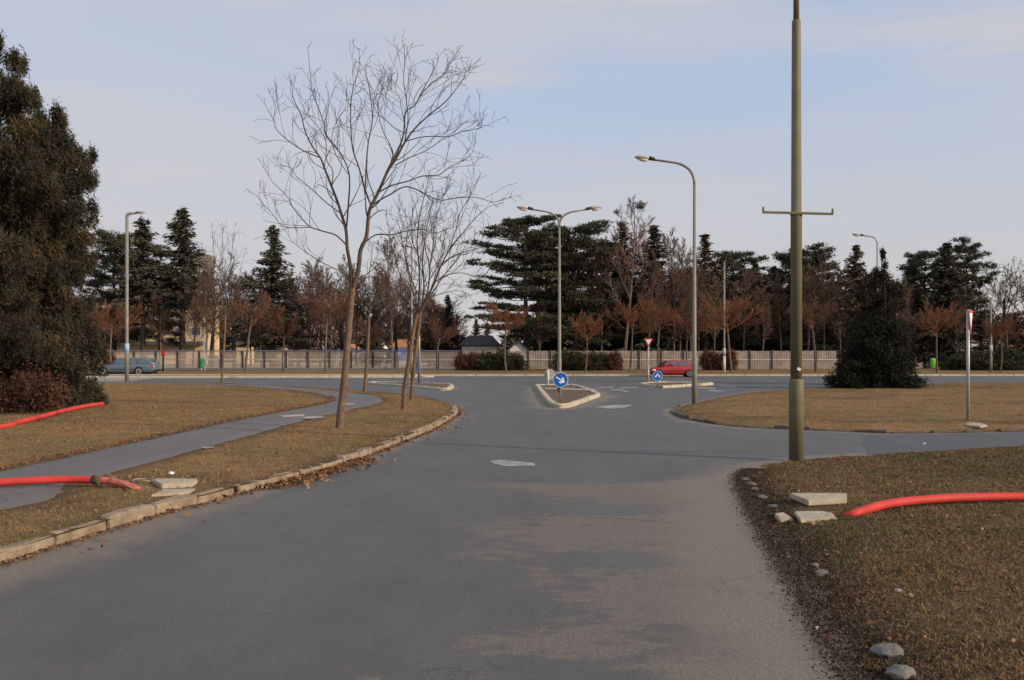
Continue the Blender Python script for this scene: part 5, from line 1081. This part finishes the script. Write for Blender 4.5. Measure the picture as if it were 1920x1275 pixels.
for i, px, ty, Y, ws, rz, lb in ((0, 1890, 482, 118, 1.0, 0, 'wide bare tree at the right edge'), (1, 1935, 478, 116, 1.0, 2, 'wide bare tree cut by the right edge'), (1, 1860, 520, 135, 1.0, 4, 'wide bare tree further back at the right'), (1, 640, 500, 128, 1.2, 5, 'wide bare tree right behind the tallest tree trunk'), (0, 560, 500, 126, 1.2, 1, 'wide bare tree before the yellow kiosk'), (1, 440, 480, 124, 1.1, 2, 'wide bare tree before the small yellow cottage'), (0, 395, 470, 130, 1.0, 4, 'wide bare tree right of the grey tower'), (0, 745, 505, 122, 1.0, 2, 'wide bare tree before the villa'), (1, 690, 540, 118, 1.0, 0, 'low wide bare tree close behind the blue stalls'), (0, 840, 560, 130, 1.0, 3, 'low wide bare tree left of the low white house'), (0, 700, 490, 135, 1.2, 3, 'wide bare tree behind the blue stalls'), (1, 785, 520, 140, 1.1, 1, 'wide bare tree behind the villa')):
    far('bare_tree', WD[i], 12, (M_bark_far, M_twig_grey) if px < 850 else (M_bark_dark, M_twig), px, ty, Y, ws, rz, lb, group=GT)
for k_, (i, px, by, ty, ws, rz, lb) in enumerate((
    (0, 460, 698, 545, 1.15, 0, 'young orange twigged tree right of the green litter bin'), (1, 610, 698, 535, 1.0, 1, 'young orange twigged tree left of the tallest bare tree'), (0, 950, 698.5, 560, 1.0, 2.2, 'young orange twigged tree before the low white house'), (1, 1097, 698.5, 580, 1.05, .3, 'young orange twigged tree right of the double-arm lamp'),
    (2, 1235, 698.5, 550, 1.0, 1.4, 'young orange twigged tree behind the red car'), (1, 1372, 698.5, 548, 1.15, .2, 'bent young orange twigged tree beside the plain white-footed pole'), (0, 1530, 698.5, 552, 1.0, 3, 'young orange twigged tree just right of the tall olive column'), (2, 1757, 698.5, 555, 1.0, 4, 'young tree beside the lime green bin'), (0, 1875, 698.5, 585, .9, 5, 'young tree near the plain pole at the right edge'), (2, 530, 697, 570, 1.0, 2, 'young orange twigged tree before the broad spruce'), (2, 1290, 697, 580, 1.0, 2, 'young orange twigged tree behind the single-arm lamp'), (1, 1180, 697, 560, .9, 3, 'leaning young tree behind the yield triangle'), (2, 208, 697, 560, 1.1, 5, 'young orange twigged tree over the front of the blue car'), (0, 690, 690, 590, .9, 3, 'small orange twigged tree behind the blue stalls'), (1, 820, 694, 590, 1.1, 4, 'orange twigged tree right of the corner pair'))):
    Yb = F * (H - .1) / (by - HY); i = (k_ * 5 + i) % 6; far('young_tree', YG[i], 7, mY if k_ % 3 else (M_bark_far, M_twig_rust), px, ty, Yb, ws, rz, lb, group=GY)
# mistletoe balls in the tall bare tree
MT = spray_mesh('mistletoe', .9, lambda t: .45 * math.sin(math.pi * min(max(t, .03), .97)), 60, 10, 81, .14, .0, .0, 1, (.16, .16))
for px, py, s, lb in ((1200, 385, 1.0, 'largest mistletoe ball at the top right of the tall bare tree'), (1156, 397, .6, 'small mistletoe ball at the upper left of the tall bare tree'), (1163, 420, .7, 'lower mistletoe ball in the tall bare tree')):
    v = A(px, py, 106.5); plant('mistletoe', MT, (M_bark_dark, M_pine), (v.x, v.y, v.z - .45 * s), lb, 'mistletoe', None, (s, s, s))
# hedges and shrubs on the verge
SHR = spray_mesh('verge_shrub', 1.9, lambda t: np.interp(t, [0, .4, .8, 1], [1.0, 1.2, .8, .15]), 260, 14, 91, .20, -.1, .0, 4, (.30, .25)); SHQ = spray_mesh('verge_shrub', 1.7, lambda t: np.interp(t, [0, .4, .8, 1], [.6, .9, .7, .15]), 240, 14, 92, .20, -.6, .0, 5, (.25, .35))
for px, ws, hs, red, lb in ((912, 1.1, .95, 0, 'green evergreen shrub left of the young tree by the low white house'), (943, 1.0, 1.05, 0, 'green evergreen shrub around the young tree by the low white house'), (968, .8, .9, 0, 'small green shrub below the rounded white annex'), (1056, .9, 1.1, 0, 'green shrub behind the double-arm lamp'), (1080, 1.0, 1.0, 0, 'green shrub right of the double-arm lamp'), (1112, .8, .95, 0, 'green shrub right of the young tree in the hedge row'), (1130, .8, .95, 0, 'dark green shrub toward the end of the hedge row'), (1152, .9, 1.0, 1, 'rust brown shrub ending the hedge row'), (1095, .9, .9, 1, 'rust brown shrub in the middle of the hedge row'),
    (866, .8, .9, 1, 'rust brown shrub before the low white house, left one'), (888, .8, 1.0, 1, 'rust brown shrub before the low white house, right one'), (1330, .9, 1.1, 1, 'red brown shrub left of the plain white-footed pole'), (1350, .8, .95, 1, 'red brown shrub at the plain white-footed pole'), (1368, .8, 1.1, 1, 'red brown shrub right of the plain white-footed pole'), (200, .9, 1.0, 1, 'rust brown shrub behind the bonnet of the blue car'), (1828, 1.6, 1.0, 2, 'dark clipped bush left of the pole at the right edge'), (1893, 1.5, 1.15, 2, 'dark bush at the right edge of the far verge'), (1790, 1.2, .8, 2, 'dark low bush behind the edge-on yield sign')):
    g = A(px, 0, 100.5); plant('shrub', SHQ if red == 1 else SHR, (M_bark_dark, M_shrub_red if red == 1 else M_shrub if red == 0 else M_yew), (g.x, 100.5, .1), lb, 'shrub', 'shrubs along the far verge', (ws, ws, hs), px * .7)
# a dense far wood closing the view behind the individual trees
rg = np.random.default_rng(5); n = 34000
fx = np.concatenate([rg.uniform(12, 100, n // 2), rg.uniform(-70, 120, n // 2)]); hh = np.where((np.arange(n) < n * 3 // 4) & (fx > 14) & (fx < 84), 14.5, np.where(fx > 84, 7.0, 4.5)) + 1.6 * np.sin(fx * .23) + 1.5 * np.sin(fx * .61 + 1)
fz = rg.random(n) * hh; fy = rg.uniform(178, 190, n)
nl = 26000; lx = rg.uniform(-95, -10.5, nl); lz = rg.random(nl) ** .8 * (9.6 + 1.3 * np.sin(lx * .31) + 1.0 * np.sin(lx * .83 + 2) + .8 * np.sin(lx * 1.9)); ly = rg.uniform(183, 196, nl)
tag(link('bare_wood', leaves('bare_wood', np.stack([lx, ly, lz], 1), rg.normal(size=(nl, 3)) * .35 + np.array([0, 0, 1.]), rg.uniform(.8, 1.8, nl), rg.uniform(.12, .35, nl), rg.random(nl)), M_twig_rust), 'brown haze of leafless wood far behind the wire fence', 'wood', kind='stuff')
tag(link('far_wood', leaves('far_wood', np.stack([fx, fy, fz], 1), rg.normal(size=(n, 3)) + np.array([0, 0, .5]), rg.uniform(.8, 1.6, n), rg.uniform(.4, .8, n), rg.random(n)), M_brownfir), 'dark mass of distant wood closing the view behind the trees', 'wood', kind='stuff')
